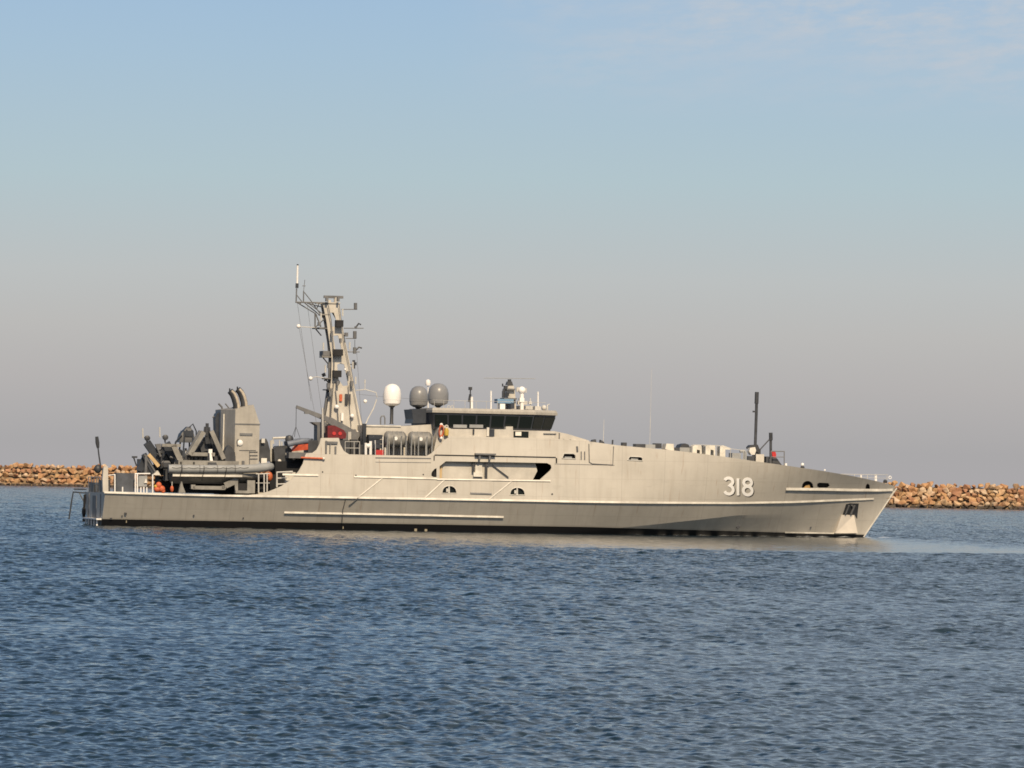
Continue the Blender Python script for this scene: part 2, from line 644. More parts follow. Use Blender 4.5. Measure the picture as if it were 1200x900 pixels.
def plate(outline, holes, yfun, thick, step=0.45):
    """plate in the (x, z) plane wrapped on y = yfun(x, z), with openings; thickness goes to +y"""
    def dens(poly):
        out = []
        n = len(poly)
        for i in range(n):
            a, b = Vector(poly[i]), Vector(poly[(i + 1) % n])
            k = max(1, int((b - a).length / step))
            out += [a.lerp(b, j / k) for j in range(k)]
        return out
    loops = [dens(outline)] + [dens(h) for h in holes]
    pts, faces = [], []
    for lp in loops:
        o = len(pts)
        pts += lp
        faces.append(list(range(o, o + len(lp))))
    edges = [(f[i], f[(i + 1) % len(f)]) for f in faces for i in range(len(f))]

    def inside(p, poly):
        c = False
        n = len(poly)
        j = n - 1
        for i in range(n):
            a, b = poly[i], poly[j]
            if (a.y > p[1]) != (b.y > p[1]) and p[0] < (b.x - a.x) * (p[1] - a.y) / (b.y - a.y) + a.x:
                c = not c
            j = i
        return c
    xs = [p.x for p in loops[0]]
    zs = [p.y for p in loops[0]]
    x = min(xs) + step / 2
    while x < max(xs):
        zq = min(zs) + step / 2
        while zq < max(zs):
            if inside((x, zq), loops[0]) and not any(inside((x, zq), h) for h in loops[1:]):
                pts.append(Vector((x, zq)))
            zq += step
        x += step
    ov, oe, of, _, _, _ = delaunay_2d_cdt([Vector((p[0], p[1])) for p in pts], edges, [], 0, 1e-4)
    tri = []
    for f in of:
        c = sum((ov[i] for i in f), Vector((0, 0))) / len(f)
        if inside((c.x, c.y), loops[0]) and not any(inside((c.x, c.y), h) for h in loops[1:]):
            tri.append(tuple(f))
    n = len(ov)
    v = [(p.x, yfun(p.x, p.y), p.y) for p in ov] + [(p.x, yfun(p.x, p.y) + thick, p.y) for p in ov]
    fs = [f for f in tri] + [tuple(i + n for i in reversed(f)) for f in tri]
    cnt = {}
    for f in tri:
        for i in range(len(f)):
            e = (f[i], f[(i + 1) % len(f)])
            cnt[tuple(sorted(e))] = cnt.get(tuple(sorted(e)), []) + [e]
    rim = [(e[0][0], e[0][1], e[0][1] + n, e[0][0] + n) for e in cnt.values() if len(e) == 1]
    return v, fs, rim


def add_plate(mb, outline, holes, yfun, thick, step=0.45):
    v, fs, rim = plate(outline, holes, yfun, thick, step)
    mb.add(v, fs, True)
    mb.add(v, rim, False)
    return mb


def hull_patch(mb, pix, off=0.03, thick=0.03, step=0.3):
    q = [LH(*p) for p in pix]
    return add_plate(mb, [(p.x, p.z) for p in q], [], lambda x, zz: -hb(x, zz) - off, thick, step)


def strake(mb, pix, w=0.09, out=0.06):
    """bar running along the shell through the given points"""
    q = [LH(*p) for p in pix]
    d = []
    for a, b in zip(q[:-1], q[1:]):
        k = max(1, int((b - a).length / 0.8))
        for j in range(k):
            c = a.lerp(b, j / k)
            d.append(c)
    d.append(q[-1])
    rings = []
    for i, c in enumerate(d):
        tg = (d[min(i + 1, len(d) - 1)] - d[max(i - 1, 0)]).normalized()
        nz = Vector((-tg.z, 0, tg.x)).normalized()
        r = []
        for s_, o_ in ((w / 2, -0.02), (w / 2, 0.01), (-w / 2 * 0.8, out), (-w / 2, out * 0.6), (-w / 2, -0.02)):
            p = c + nz * s_
            r.append(Vector((p.x, -hb(p.x, p.z) - o_, p.z)))
        rings.append(r)
    return mb.loft(rings)


# ------------------------------------------------------------------ water
def build_water():
    r0, r1 = 24.0, 1500.0
    rows = [r0]
    while rows[-1] < r1:
        r = rows[-1]
        rows.append(r * (1 + 0.00072 if r < 420 else 1 + 0.0017))
    rows += [1600, 1900, 2500, 4000, 8000, 16000, 32000]
    rows = np.array([1.0, 6.0, 12.0, 18.0] + rows)
    a = np.arange(-0.160, 0.1601, 0.0008)
    side = 0.160 + np.cumsum(np.linspace(0.0016, 0.02, 60))
    side = side[side < 1.5]
    ang = np.concatenate([-side[::-1], a, side])
    nr, na = len(rows), len(ang)
    Rr, A = np.meshgrid(rows, ang, indexing='ij')
    X = (Rr * np.sin(A)).astype(np.float64)
    Y = (Rr * np.cos(A)).astype(np.float64)
    H = np.zeros_like(X)
    nw = 180
    lam = np.exp(np.linspace(math.log(0.11), math.log(3.6), nw))
    th = rng.normal(R(-75), R(72), nw)
    ph = rng.uniform(0, 2 * math.pi, nw)
    # wind patches and slicks (over the sea, not the picture)
    P = np.zeros_like(X)
    for lx, ly, p0, w in ((95, 60, 0.4, 1.0), (41, 47, 2.0, 0.8), (27, -64, 4.4, 0.7), (19, 25, 1.2, 0.5), (33, -31, 5.0, 0.6), (11, 17, 0.7, 0.4)):
        P += w * np.sin(2 * math.pi * (X / lx + Y / ly) + p0 + 1.3 * np.sin(2 * math.pi * X / (lx * 1.7) + p0))
    patch = np.clip(0.96 + 0.075 * P, 0.6, 1.25)
    # calmed water in the lee of the ship, and its bow wave line
    c, s_ = math.cos(SHIP_A), math.sin(SHIP_A)
    U = (X - SHIP_O.x) * c + (Y - SHIP_O.y) * s_
    V = -(X - SHIP_O.x) * s_ + (Y - SHIP_O.y) * c
    edge = -73.0 + 0.12 * (U - 30) + 1.6 * np.sin(U / 7.0) + 0.9 * np.sin(U / 2.9 + 1)
    slick = 1 / (1 + np.exp(-(V - edge) / 0.9)) * 1 / (1 + np.exp((V - 2.0) / 1.5))
    slick *= 1 / (1 + np.exp(-(U - 12) / 5.0)) * 1 / (1 + np.exp((U - 55) / 2.5))
    lane = 1 / (1 + np.exp(-(V - edge) / 1.2)) * 1 / (1 + np.exp((V - edge - 16) / 4.0)) * (0.6 + 0.4 * np.sin(U / 19.0 + 0.8))
    lane *= 1 / (1 + np.exp(-(U + 90) / 10.0)) * 1 / (1 + np.exp((U - 66) / 5.0))
    amp = patch * (1 - 0.85 * slick) * (1 - 0.45 * lane * (1 - slick))
    step = np.maximum(Rr * np.maximum(np.gradient(ang) * 0.9, 0.0008)[None, :], 0.02)
    for i in range(nw):
        k = 2 * math.pi / lam[i]
        sl = 0.043 * min(1.0, 0.24 / lam[i]) ** 0.9
        att = np.clip((lam[i] / step - 2.2) / 2.5, 0, 1)
        msk = att > 0
        rows_ok = msk.any(axis=1)
        n_ok = int(rows_ok.sum())
        if n_ok == 0:
            continue
        xx, yy = X[:n_ok], Y[:n_ok]
        phs = k * (math.cos(th[i]) * xx + math.sin(th[i]) * yy) + ph[i]
        gain = 1.0 + (1.9 if lam[i] > 0.6 else 0.9) * np.clip((Rr[:n_ok] - 70) / 170, 0, 1)
        H[:n_ok] += (sl / k) * gain * att[:n_ok] * amp[:n_ok] * (np.sin(phs) + 0.22 * np.cos(2 * phs))
    # soft ridge at the outer edge of the bow wave, and its track aft
    ridge = np.exp(-((V - edge + 1.2) / 0.9) ** 2)
    H += 0.05 * ridge * 1 / (1 + np.exp(-(U - 15) / 6)) * 1 / (1 + np.exp((U - 70) / 6))
    far = np.clip((1500 - Rr) / 300, 0, 1)
    H *= far
    # lapping foam along the moving hull, thickest toward the bow
    wl = np.where(U < 55.42, 3.28 * (1 - np.clip((U - 26) / 29.42, 0, 1) ** 2), 0.0)
    dist = np.abs(-V - wl)
    lump = np.sin(U * 2.1 + 2.3 * np.sin(U * 0.61)) * np.sin(U * 0.83 + 1.1) + 0.6 * np.sin(U * 5.3 + 1.7 * np.sin(U * 1.37))
    wid = np.clip(0.30 + 0.75 * lump, 0.0, 1.4) * np.clip((U - 35) / 14, 0.0, 1.0) * np.clip((59 - U) / 2.0, 0.0, 1.0)
    foam = np.clip(1.2 - dist / np.maximum(wid, 0.02), 0, 1) * (wid > 0.05) * (V < 0.3)
    H += 0.09 * foam * np.clip(wid, 0, 1)
    v = np.stack([X, Y, H], axis=-1).reshape(-1, 3).astype(np.float32)
    idx = np.arange(nr * na).reshape(nr, na)
    q = np.stack([idx[:-1, :-1], idx[:-1, 1:], idx[1:, 1:], idx[1:, :-1]], axis=-1).reshape(-1, 4)[:, ::-1]
    me = bpy.data.meshes.new('water')
    me.vertices.add(len(v))
    me.vertices.foreach_set('co', v.ravel())
    me.loops.add(q.size)
    me.loops.foreach_set('vertex_index', q.ravel().astype(np.int32))
    me.polygons.add(len(q))
    me.polygons.foreach_set('loop_start', np.arange(0, q.size, 4, dtype=np.int32))
    me.polygons.foreach_set('use_smooth', np.ones(len(q), dtype=bool))
    me.update(calc_edges=True)
    at = me.attributes.new('ripple', 'FLOAT', 'POINT')
    # share of the chop too fine for the mesh at that distance, carried by the surface normal instead
    fine = 0.25 + 0.95 * np.clip((Rr - 40) / 220, 0, 1) + 1.0 * np.clip((Rr - 330) / 120, 0, 1)
    at.data.foreach_set('value', (fine * amp).astype(np.float32).ravel())
    af = me.attributes.new('foam', 'FLOAT', 'POINT')
    af.data.foreach_set('value', foam.astype(np.float32).ravel())
    o = bpy.data.objects.new('water', me)
    COL.objects.link(o)
    o['kind'] = 'structure'
    m, t, b = new_mat('sea water')
    tc = N(t, 'ShaderNodeTexCoord')
    n1 = N(t, 'ShaderNodeTexNoise')
    n1.inputs['Scale'].default_value = 5.0
    n1.inputs['Detail'].default_value = 3
    t.links.new(tc.outputs['Object'], n1.inputs['Vector'])
    geo = N(t, 'ShaderNodeNewGeometry')
    at = N(t, 'ShaderNodeAttribute', attribute_name='ripple')
    v1 = N(t, 'ShaderNodeVectorMath', operation='SUBTRACT')
    t.links.new(n1.outputs['Color'], v1.inputs[0])
    v1.inputs[1].default_value = (0.5, 0.5, 0.5)
    v2 = N(t, 'ShaderNodeVectorMath', operation='MULTIPLY')
    t.links.new(v1.outputs[0], v2.inputs[0])
    v2.inputs[1].default_value = (1.1, 1.1, 0.0)
    v3 = N(t, 'ShaderNodeVectorMath', operation='SCALE')
    t.links.new(v2.outputs[0], v3.inputs[0])
    t.links.new(at.outputs['Fac'], v3.inputs['Scale'])
    v4 = N(t, 'ShaderNodeVectorMath', operation='ADD')
    t.links.new(v3.outputs[0], v4.inputs[0])
    t.links.new(geo.outputs['Normal'], v4.inputs[1])
    v5 = N(t, 'ShaderNodeVectorMath', operation='NORMALIZE')
    t.links.new(v4.outputs[0], v5.inputs[0])
    t.links.new(v5.outputs[0], b.inputs['Normal'])
    n2 = N(t, 'ShaderNodeTexNoise')
    n2.inputs['Scale'].default_value = 0.03
    n2.inputs['Detail'].default_value = 3
    t.links.new(tc.outputs['Object'], n2.inputs['Vector'])
    col = ramp(t, n2.outputs[0], [(0.35, (0.007, 0.019, 0.029)), (0.65, (0.010, 0.024, 0.035))])
    fo = N(t, 'ShaderNodeAttribute', attribute_name='foam')
    fm = math_node(t, 'MULTIPLY', fo.outputs['Fac'], 0.75)
    col = mix_rgb(t, fm, col, (0.62, 0.65, 0.68))
    t.links.new(col, b.inputs['Base Color'])
    b.inputs['Roughness'].default_value = 0.10
    b.inputs['IOR'].default_value = 1.333
    b.inputs['Specular IOR Level'].default_value = 0.43
    me.materials.append(m)
    return o


build_water()

# ------------------------------------------------------------------ breakwater
def rock_mat(name, base):
    m, t, b = new_mat(name)
    tc = N(t, 'ShaderNodeTexCoord')
    oi = N(t, 'ShaderNodeObjectInfo')
    geo = N(t, 'ShaderNodeNewGeometry')
    n1 = N(t, 'ShaderNodeTexNoise')
    n1.inputs['Scale'].default_value = 1.1
    n1.inputs['Detail'].default_value = 8
    n1.inputs['Roughness'].default_value = 0.68
    t.links.new(geo.outputs['Position'], n1.inputs['Vector'])
    c = ramp(t, n1.outputs[0], [(0.28, tuple(x * 0.42 for x in base)), (0.5, base), (0.74, tuple(min(0.8, x * 1.32) for x in base))])
    n3 = N(t, 'ShaderNodeTexNoise')
    n3.inputs['Scale'].default_value = 0.5
    n3.inputs['Detail'].default_value = 2
    t.links.new(geo.outputs['Position'], n3.inputs['Vector'])
    rd = ramp(t, n3.outputs[0], [(0.42, 0.0), (0.62, 1.0)])
    c = mix_rgb(t, math_node(t, 'MULTIPLY', rd, 0.45), c, (0.30, 0.125, 0.065))
    # wet, weedy band left by the tide
    sp = N(t, 'ShaderNodeSeparateXYZ')
    t.links.new(geo.outputs['Position'], sp.inputs[0])
    h = math_node(t, 'ADD', sp.outputs[2], math_node(t, 'MULTIPLY', math_node(t, 'SUBTRACT', n1.outputs[0], 0.5), -1.0))
    w = ramp(t, math_node(t, 'DIVIDE', h, 2.0, clamp=True), [(0.24, 1.0), (0.40, 0.0)])
    c = mix_rgb(t, math_node(t, 'MULTIPLY', w, 0.92), c, (0.028, 0.026, 0.024))
    t.links.new(c, b.inputs['Base Color'])
    b.inputs['Roughness'].default_value = 0.85
    bp = N(t, 'ShaderNodeBump')
    bp.inputs['Strength'].default_value = 0.8
    bp.inputs['Distance'].default_value = 0.15
    t.links.new(n1.outputs[0], bp.inputs['Height'])
    t.links.new(bp.outputs[0], b.inputs['Normal'])
    return m


ROCKC = [('ochre', (0.43, 0.265, 0.13)), ('tan', (0.46, 0.31, 0.18)), ('rust brown', (0.33, 0.185, 0.105)), ('pale buff', (0.50, 0.38, 0.26))]
ROCKM = [(n, rock_mat(n + ' granite', c)) for n, c in ROCKC]


def rock_shape(k):
    r = np.random.default_rng(100 + k)
    bm = bmesh.new()
    pts = r.normal(size=(13, 3))
    pts /= np.linalg.norm(pts, axis=1)[:, None]
    pts = np.sign(pts) * np.abs(pts) ** 0.75
    pts *= r.uniform(0.82, 1.12, size=(13, 1)) * np.array([1.0, 0.85, 0.78])
    for p in pts:
        bm.verts.new(p)
    res = bmesh.ops.convex_hull(bm, input=bm.verts)
    junk = [g for g in res['geom_interior'] if isinstance(g, bmesh.types.BMVert)]
    bmesh.ops.delete(bm, geom=junk, context='VERTS')
    bmesh.ops.bevel(bm, geom=bm.edges[:], offset=0.035, segments=1, affect='EDGES', profile=0.6)
    bmesh.ops.recalc_face_normals(bm, faces=bm.faces)
    me = bpy.data.meshes.new('boulder')
    bm.to_mesh(me)
    bm.free()
    return me


ROCKS = []
for k in range(16):
    me = rock_shape(k)
    row = []
    for n, m in ROCKM:
        c = me.copy()
        c.name = 'boulder'
        c.materials.append(m)
        row.append(c)
    ROCKS.append(row)


def water_pt(px, d):
    """sea-level point on the bearing of the measured column at distance d"""
    r = ray(px, 583)
    return Vector((r.x / r.y * d, d, 0))


LEFT_D, RIGHT_D = 1225.0, 880.0
XL0, XL1 = water_pt(-6, LEFT_D).x, water_pt(172, LEFT_D).x
XR0, XR1 = water_pt(1030, RIGHT_D).x, water_pt(1206, RIGHT_D).x
# front toe of the breakwater at sea level (it turns behind the ship)
TOE = [(-330, LEFT_D), (XL1 + 40, LEFT_D), (XR0 - 25, RIGHT_D), (260, RIGHT_D)]


def toe_y(x):
    return float(np.interp(x, [p[0] for p in TOE], [p[1] for p in TOE]))


def crest(x):
    return 4.45 if x > 0 else 5.45


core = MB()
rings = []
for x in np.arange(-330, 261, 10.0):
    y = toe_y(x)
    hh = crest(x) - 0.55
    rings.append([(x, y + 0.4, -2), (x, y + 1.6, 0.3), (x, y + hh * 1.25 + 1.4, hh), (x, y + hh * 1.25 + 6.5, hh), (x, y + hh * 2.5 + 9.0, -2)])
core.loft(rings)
M['core'] = paint('rubble core darkened for gap shade', (0.20, 0.14, 0.085), rough=0.95, var=0.4, scale=0.8, bump=0.8)  # brown kept dark so gaps between boulders read as shaded
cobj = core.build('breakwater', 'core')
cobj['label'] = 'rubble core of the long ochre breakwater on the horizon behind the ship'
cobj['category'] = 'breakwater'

ORD = lambda n: '%d%s' % (n, 'th' if 10 <= n % 100 <= 20 else {1: 'st', 2: 'nd', 3: 'rd'}.get(n % 10, 'th'))
rr = random.Random(5)


def rock_tf(x, c, size, ncourse):
    top = crest(x)
    zc = 0.15 + c * (top - 0.55) / (ncourse - 1)
    if c == ncourse - 1:
        zc += rr.choice((-0.25, -0.1, 0.0, 0.1, 0.2))
    y = toe_y(x) + 0.4 + zc * 1.15 + rr.uniform(-0.6, 0.6)
    zc += rr.uniform(-0.16, 0.16)
    s = size * rr.choice((0.78, 0.88, 0.96, 1.05, 1.15, 1.3))
    rot = Matrix.Rotation(rr.uniform(0, 6.28), 4, 'Z') @ Matrix.Rotation(rr.uniform(-0.5, 0.5), 4, 'X') @ Matrix.Rotation(rr.uniform(-0.4, 0.4), 4, 'Y')
    return Matrix.Translation((x, y, zc)) @ rot @ Matrix.Diagonal((s * rr.uniform(0.9, 1.2), s * rr.uniform(0.9, 1.1), s * rr.uniform(0.85, 1.15), 1))


COURSE = {0: 'wet bottom course', 1: 'second course', 2: 'third course', 3: 'fourth course', 4: 'fifth course', 5: 'sixth course'}


def arm(x0, x1, stepx, size, nc, side, end, rev):
    for c in range(nc):
        nmax = int((x1 - x0) / stepx)
        for i in range(nmax):
            x = x0 + (i + 0.5 + (0.5 if c % 2 else 0) + rr.uniform(-0.2, 0.2)) * stepx
            k = rr.choice((0, 0, 1, 1, 2, 3))
            o = bpy.data.objects.new('boulder', ROCKS[rr.randrange(16)][k])
            o.matrix_world = rock_tf(x, c, size, nc)
            COL.objects.link(o)
            n = nmax - i if rev else i + 1
            cn_ = 'top course' if c == nc - 1 else COURSE[c]
            o['label'] = '%s boulder, %s, breakwater %s, %s from %s' % (ROCKM[k][0], cn_, side, ORD(n), end)
            o['category'] = 'boulder'
            o['group'] = 'boulders of the breakwater ' + side


arm(XL0, XL1, 1.36, 0.88, 5, 'astern of the ship', "photo's left edge", False)
arm(XR0, XR1, 1.14, 0.74, 6, 'ahead of the ship', "photo's right edge", True)
# the rest of the armour, behind the ship and beyond both edges of the picture
vs_, fs_, mi_ = [], [], []
for (a0, a1, st, sz, nc) in ((-300, XL0 - 0.5, 1.5, 0.95, 5), (XL1 + 0.8, XR0 - 0.8, 1.5, 0.9, 5), (XR1 + 0.5, 240, 1.3, 0.82, 6)):
    for c in range(nc):
        x = a0 + (0.5 if c % 2 else 0)
        while x < a1:
            me = ROCKS[rr.randrange(16)][0]
            mt = rock_tf(x, c, sz, nc)
            o_ = len(vs_)
            vs_ += [mt @ v.co for v in me.vertices]
            k = rr.choice((0, 0, 1, 1, 2, 3))
            for p in me.polygons:
                fs_.append([i + o_ for i in p.vertices])
                mi_.append(k)
            x += st * rr.uniform(0.85, 1.15)
me = bpy.data.meshes.new('breakwater_rubble')
me.from_pydata([tuple(v) for v in vs_], [], fs_)
for n, m in ROCKM:
    me.materials.append(m)
me.polygons.foreach_set('material_index', mi_)
me.update()
rub = bpy.data.objects.new('breakwater_rubble', me)
COL.objects.link(rub)
rub['kind'] = 'stuff'
rub['label'] = 'ochre armour rubble of the breakwater hidden behind the ship'
rub['category'] = 'rubble'

# ------------------------------------------------------------------ the patrol ship
ship = thing('patrol_ship', 'grey naval patrol ship numbered 318 lying broadside on the blue water', 'ship')

# lower hull, boot stripe to knuckle, both sides, with transom
lo = MB()
lo.sharp = 7
stations = list(np.arange(0, 57.2, 0.4)) + [57.25]
levels = [-1.3, -0.6, 0.0, 0.2, 0.4, 0.7, 1.0, 1.3, 1.6, 1.9]
for sgn in (-1, 1):
    rings = []
    for x in stations:
        k = zk(x)
        ring = []
        cch = chine_c(x)
        fc = 0.62 * cch + 0.02
        for f in [-0.6, -0.3, 0.0] + [fc * i / 5 for i in range(1, 6)] + [fc + (1 - fc) * i / 8 for i in range(1, 9)]:
            zz = f * k
            xx = min(x, 55.42 + 0.683 * zz - 0.0)
            w = hb(xx, max(zz, 0.0)) if zz >= 0 else hb(xx, 0.0) * (1 + zz * 0.35)
            ring.append(Vector((xx, sgn * w, zz)))
        rings.append(ring)
    lo.loft(rings, close=False, caps=False, smooth=True)
hull = part(lo, 'hull', 'hull_low', ship)
tr = MB()
prof = [(hb(0, f * zk(0)), f * zk(0)) for f in (0, 0.2, 0.4, 0.6, 0.8, 1.0)]
ring = [(-w, zz) for w, zz in prof] + [(w, zz) for w, zz in reversed(prof)] + [(3.0, -0.8), (-3.0, -0.8)]
tr.loft([[Vector((0.0, y, zz)) for y, zz in ring], [Vector((0.06, y * 0.985, zz)) for y, zz in ring]])
part(tr, 'transom', 'hull_low', ship)

# topsides plating with its sweeps and openings
TOP = [(290, 580.2), (304, 578.8), (316, 575.5), (330, 569.5), (341, 562), (350, 552), (355, 543), (357.5, 534), (359, 531.2), (366, 530.8), (371, 527), (374.5, 520),
       (376, 513.2), (397, 513.2), (399, 521), (403, 528.5), (409, 532.4), (440, 533.2), (500, 534.4), (506, 531), (514, 523), (521, 515.5), (528, 511),
       (600, 512.7), (650, 514.2), (690, 517.2), (725, 522), (752, 524.4), (780, 526.8), (815, 530.8), (850, 535.4), (880, 539.8), (920, 545.4), (960, 551.3),
       (1000, 558), (1028, 564), (1049, 569.6)]
top = [LH(*p) for p in TOP]
xs_top = [p.x for p in top]
zs_top = [p.z for p in top]


def ztop(x):
    return float(np.interp(x, xs_top, zs_top))


bot = []
for x in np.arange(top[0].x, 57.0, 0.8):
    bot.append((x, zk(x) + 0.002))
zs_ = 2.9
for zz in (2.9, 3.3):
    bot.append((55.42 + 0.683 * zz - 0.02, zz))
outline = bot + [(min(p.x, 55.42 + 0.683 * p.z - 0.02), p.z) for p in reversed(top)]


def pixloop(pts):
    return [(q.x, q.z) for q in (LH(*p) for p in pts)]


def halfmoon(cx, cy, w, h, n=9):
    return [(cx - w / 2, cy), (cx + w / 2, cy)] + [(cx + w / 2 * math.cos(a), cy - h * math.sin(a) ** 0.75) for a in np.linspace(0.12, math.pi - 0.12, n)]


H_SIDE = [(515.2, 560.3), (515.2, 546.3), (522.5, 540.6), (560, 541.2), (600, 541.8), (641, 542.6), (645.6, 545), (646.3, 548.5), (644.5, 551.5), (632.5, 562.3), (575, 561.4)]
H_SMALL = [(505.6, 557.5), (508, 559), (511.6, 559.2), (511.6, 548.6), (509.2, 549.6), (506.6, 552.5), (505.4, 555.5)]
H_MOON1 = halfmoon(526.5, 578.0, 17, 8.8)
H_MOON2 = halfmoon(606.3, 580.0, 17.5, 8.8)
H_CHOCK1 = [(658.5, 537.2), (674.5, 537.8), (674.3, 533.4), (672, 531.6), (661, 531.4)]
H_CHOCK2 = [(735.5, 539.2), (753, 540.2), (752.6, 536.4), (750, 535.4), (738, 535)]
H_BOW1 = halfmoon(946.5, 572.2, 13.5, 8.6)
H_BOW2 = [(957.5, 570), (960, 571.4), (970, 571.4), (972.5, 569), (971, 566.2), (960, 565.6), (957.8, 567)]
H_BOW3 = halfmoon(1017, 573.2, 5.4, 6.4, 6)
PIXHOLES = [H_SIDE, H_SMALL, H_MOON1, H_MOON2, H_CHOCK1, H_CHOCK2, H_BOW1, H_BOW2, H_BOW3]
holes = [pixloop(h) for h in PIXHOLES]
up = MB()
add_plate(up, outline, holes, lambda x, zz: -hb(x, zz), 0.10, 0.4)
part(up, 'topsides', 'hull_up', ship)
upp = MB()
v, fs, rim = plate(outline, [], lambda x, zz: -hb(x, zz), 0.10, 0.5)
upp.add([(p[0], -p[1], p[2]) for p in v], fs, True)
upp.add([(p[0], -p[1], p[2]) for p in v], rim, False)
part(upp, 'topsides', 'hull_up', ship)
# ledge along the knuckle, top light put into its pale colour, and the rubbing strakes
s1 = MB()
KN = [(122, 577.0), (200, 579.4), (260, 580.9), (360, 582.3), (500, 584.6), (600, 586.4), (680, 588.0), (760, 589.1), (860, 589.6), (930, 588.4), (985, 586.2), (1024, 584.6)]
strake(s1, KN, 0.15, 0.07)
part(s1, 'knuckle_strake', 'light', ship)
for pts, w, o_ in (([(333, 600.6), (420, 602.3), (500, 603.9), (590, 606.0)], 0.14, 0.10),
                   ([(415, 558.6), (470, 559.8), (512, 561.0)], 0.12, 0.06),
                   ([(512, 561.6), (560, 562.3), (645, 563.6)], 0.10, 0.07),
                   ([(331, 556.0), (373, 556.9)], 0.14, 0.07),
                   ([(921, 573.2), (960, 573.6), (1000, 574.4), (1030, 574.6), (1046, 574.2)], 0.20, 0.12),
                   ([(920, 624.0), (985, 625.2)], 0.10, 0.04)):
    s = MB()
    strake(s, pts, w, o_)
    part(s, 'rubbing_strake', 'light', ship)
for p, q in (((420, 582.4), (448, 560.2)), ((497, 584.2), (521, 562.2)), ((572, 586), (599.5, 564))):
    s = MB()
    strake(s, [p, q], 0.07, 0.05)
    part(s, 'diagonal_strake', 'light', ship)
s = MB()
hull_patch(s, [(440, 541.2), (505, 541.9), (505, 542.6), (440, 541.9)], 0.01, 0.03)
hull_patch(s, [(650, 543.4), (720, 544.9), (720, 545.5), (650, 544.0)], 0.01, 0.03)
part(s, 'weld_seam', 'mid', ship)

# painted pennant number
def arc(cx, cy, rx, ry, a0, a1, n):
    return [(cx + rx * math.cos(R(a)), cy + ry * math.sin(R(a))) for a in np.linspace(a0, a1, n)]


DIG3 = arc(0.30, 0.275, 0.245, 0.205, 205, 450, 14) + arc(0.30, 0.70, 0.265, 0.225, 270, 515, 14)
DIG3 = arc(0.29, 0.265, 0.235, 0.185, 200, 425, 14) + [(0.30, 0.465)] + arc(0.29, 0.69, 0.255, 0.23, -62, 155, 14)
DIG1 = [(0.30, 0.04 + 0.92 * i / 9) for i in range(10)]
DIG8A = arc(0.30, 0.275, 0.20, 0.185, 0, 360, 21)
DIG8B = arc(0.30, 0.70, 0.225, 0.22, 0, 360, 21)


def glyph(mb, path, ox, oy, w, h, thick, off, dx=0.0, dy=0.0, closed=False):
    pts = [(ox + p[0] * w + dx, oy + p[1] * h + (p[0] * w + ox - 848) * 0.045 + dy) for p in path]
    n = len(pts)
    Lp, Rp = [], []
    for i in range(n):
        if closed:
            a, b = pts[(i - 2) % (n - 1)] if i == 0 else pts[i - 1], pts[(i + 1) % (n - 1)] if i == n - 1 else pts[i + 1]
        else:
            a, b = pts[max(i - 1, 0)], pts[min(i + 1, n - 1)]
        tx, ty = b[0] - a[0], b[1] - a[1]
        l = math.hypot(tx, ty) or 1
        nx, ny = -ty / l * thick / 2, tx / l * thick / 2
        Lp.append((pts[i][0] + nx, pts[i][1] + ny))
        Rp.append((pts[i][0] - nx, pts[i][1] - ny))
    ring = []
    for a, b in zip(Lp, Rp):
        qa, qb = LH(*a), LH(*b)
        r = []
        for q_, o_ in ((qa, off), (qb, off), (qb, 0.0), (qa, 0.0)):
            r.append(Vector((q_.x, q_.y - o_, q_.z)))
        ring.append(r)
    mb.loft(ring, True, not closed)


for nm, mat_, dx, dy, of_ in (('number_shadow', 'black', 1.0, 0.9, 0.006), ('number_318', 'number', 0.0, 0.0, 0.014)):
    g = MB()
    glyph(g, DIG3, 848.0, 558.2, 20.5, 22.3, 3.5, of_, dx, dy)
    glyph(g, DIG1, 860.0, 559.0, 16.0, 21.8, 3.3, of_ + 0.001, dx, dy)
    glyph(g, DIG8A, 869.2, 558.0, 23.0, 22.6, 3.5, of_, dx, dy, True)
    glyph(g, DIG8B, 869.2, 558.0, 23.0, 22.6, 3.5, of_ + 0.003, dx, dy, True)
    o = part(g, 'pennant_number' if nm == 'number_318' else 'pennant_number_shadow', mat_, hull)
    if nm == 'number_318':
        o['label'] = 'white painted pennant number 318'

# flat dark patch painting the anchor pocket's shade, anchor and its bright chafing plate
s = MB()
ct = [LH(985.8, 603.6), LH(1000.6, 603.6), LH(1003.4, 624.8), LH(977.4, 624.8)]
s.loft([[Vector((q.x, q.y - o_, q.z)) for q, o_ in zip(ct, (0.05, 0.05, 0.34, 0.30))], [Vector((q.x, q.y + 0.06, q.z)) for q in ct]])
part(s, 'chafing_plate', paint('bare pale chafing plate', (0.74, 0.68, 0.60), var=0.06), ship)
s = MB()
hull_patch(s, [(991.5, 590.8), (996, 589.8), (1006.4, 590.0), (1005.4, 598), (1004.4, 608), (1001.6, 603.4), (987.4, 603.2)], 0.015, 0.02)
anp = part(s, 'anchor_recess_shade', 'dark', ship)
s = MB()
for p, q, r in (((1001.0, 592.5), (996.8, 602.5), 0.08), ((994.5, 592.5), (990.5, 602.5), 0.06), ((998, 592.0), (1000, 597), 0.05)):
    a, c = LH(*p), LH(*q)
    a.y -= 0.08
    c.y -= 0.08
    s.tube([a, c], r, 6)
part(s, 'anchor', 'mid', ship)

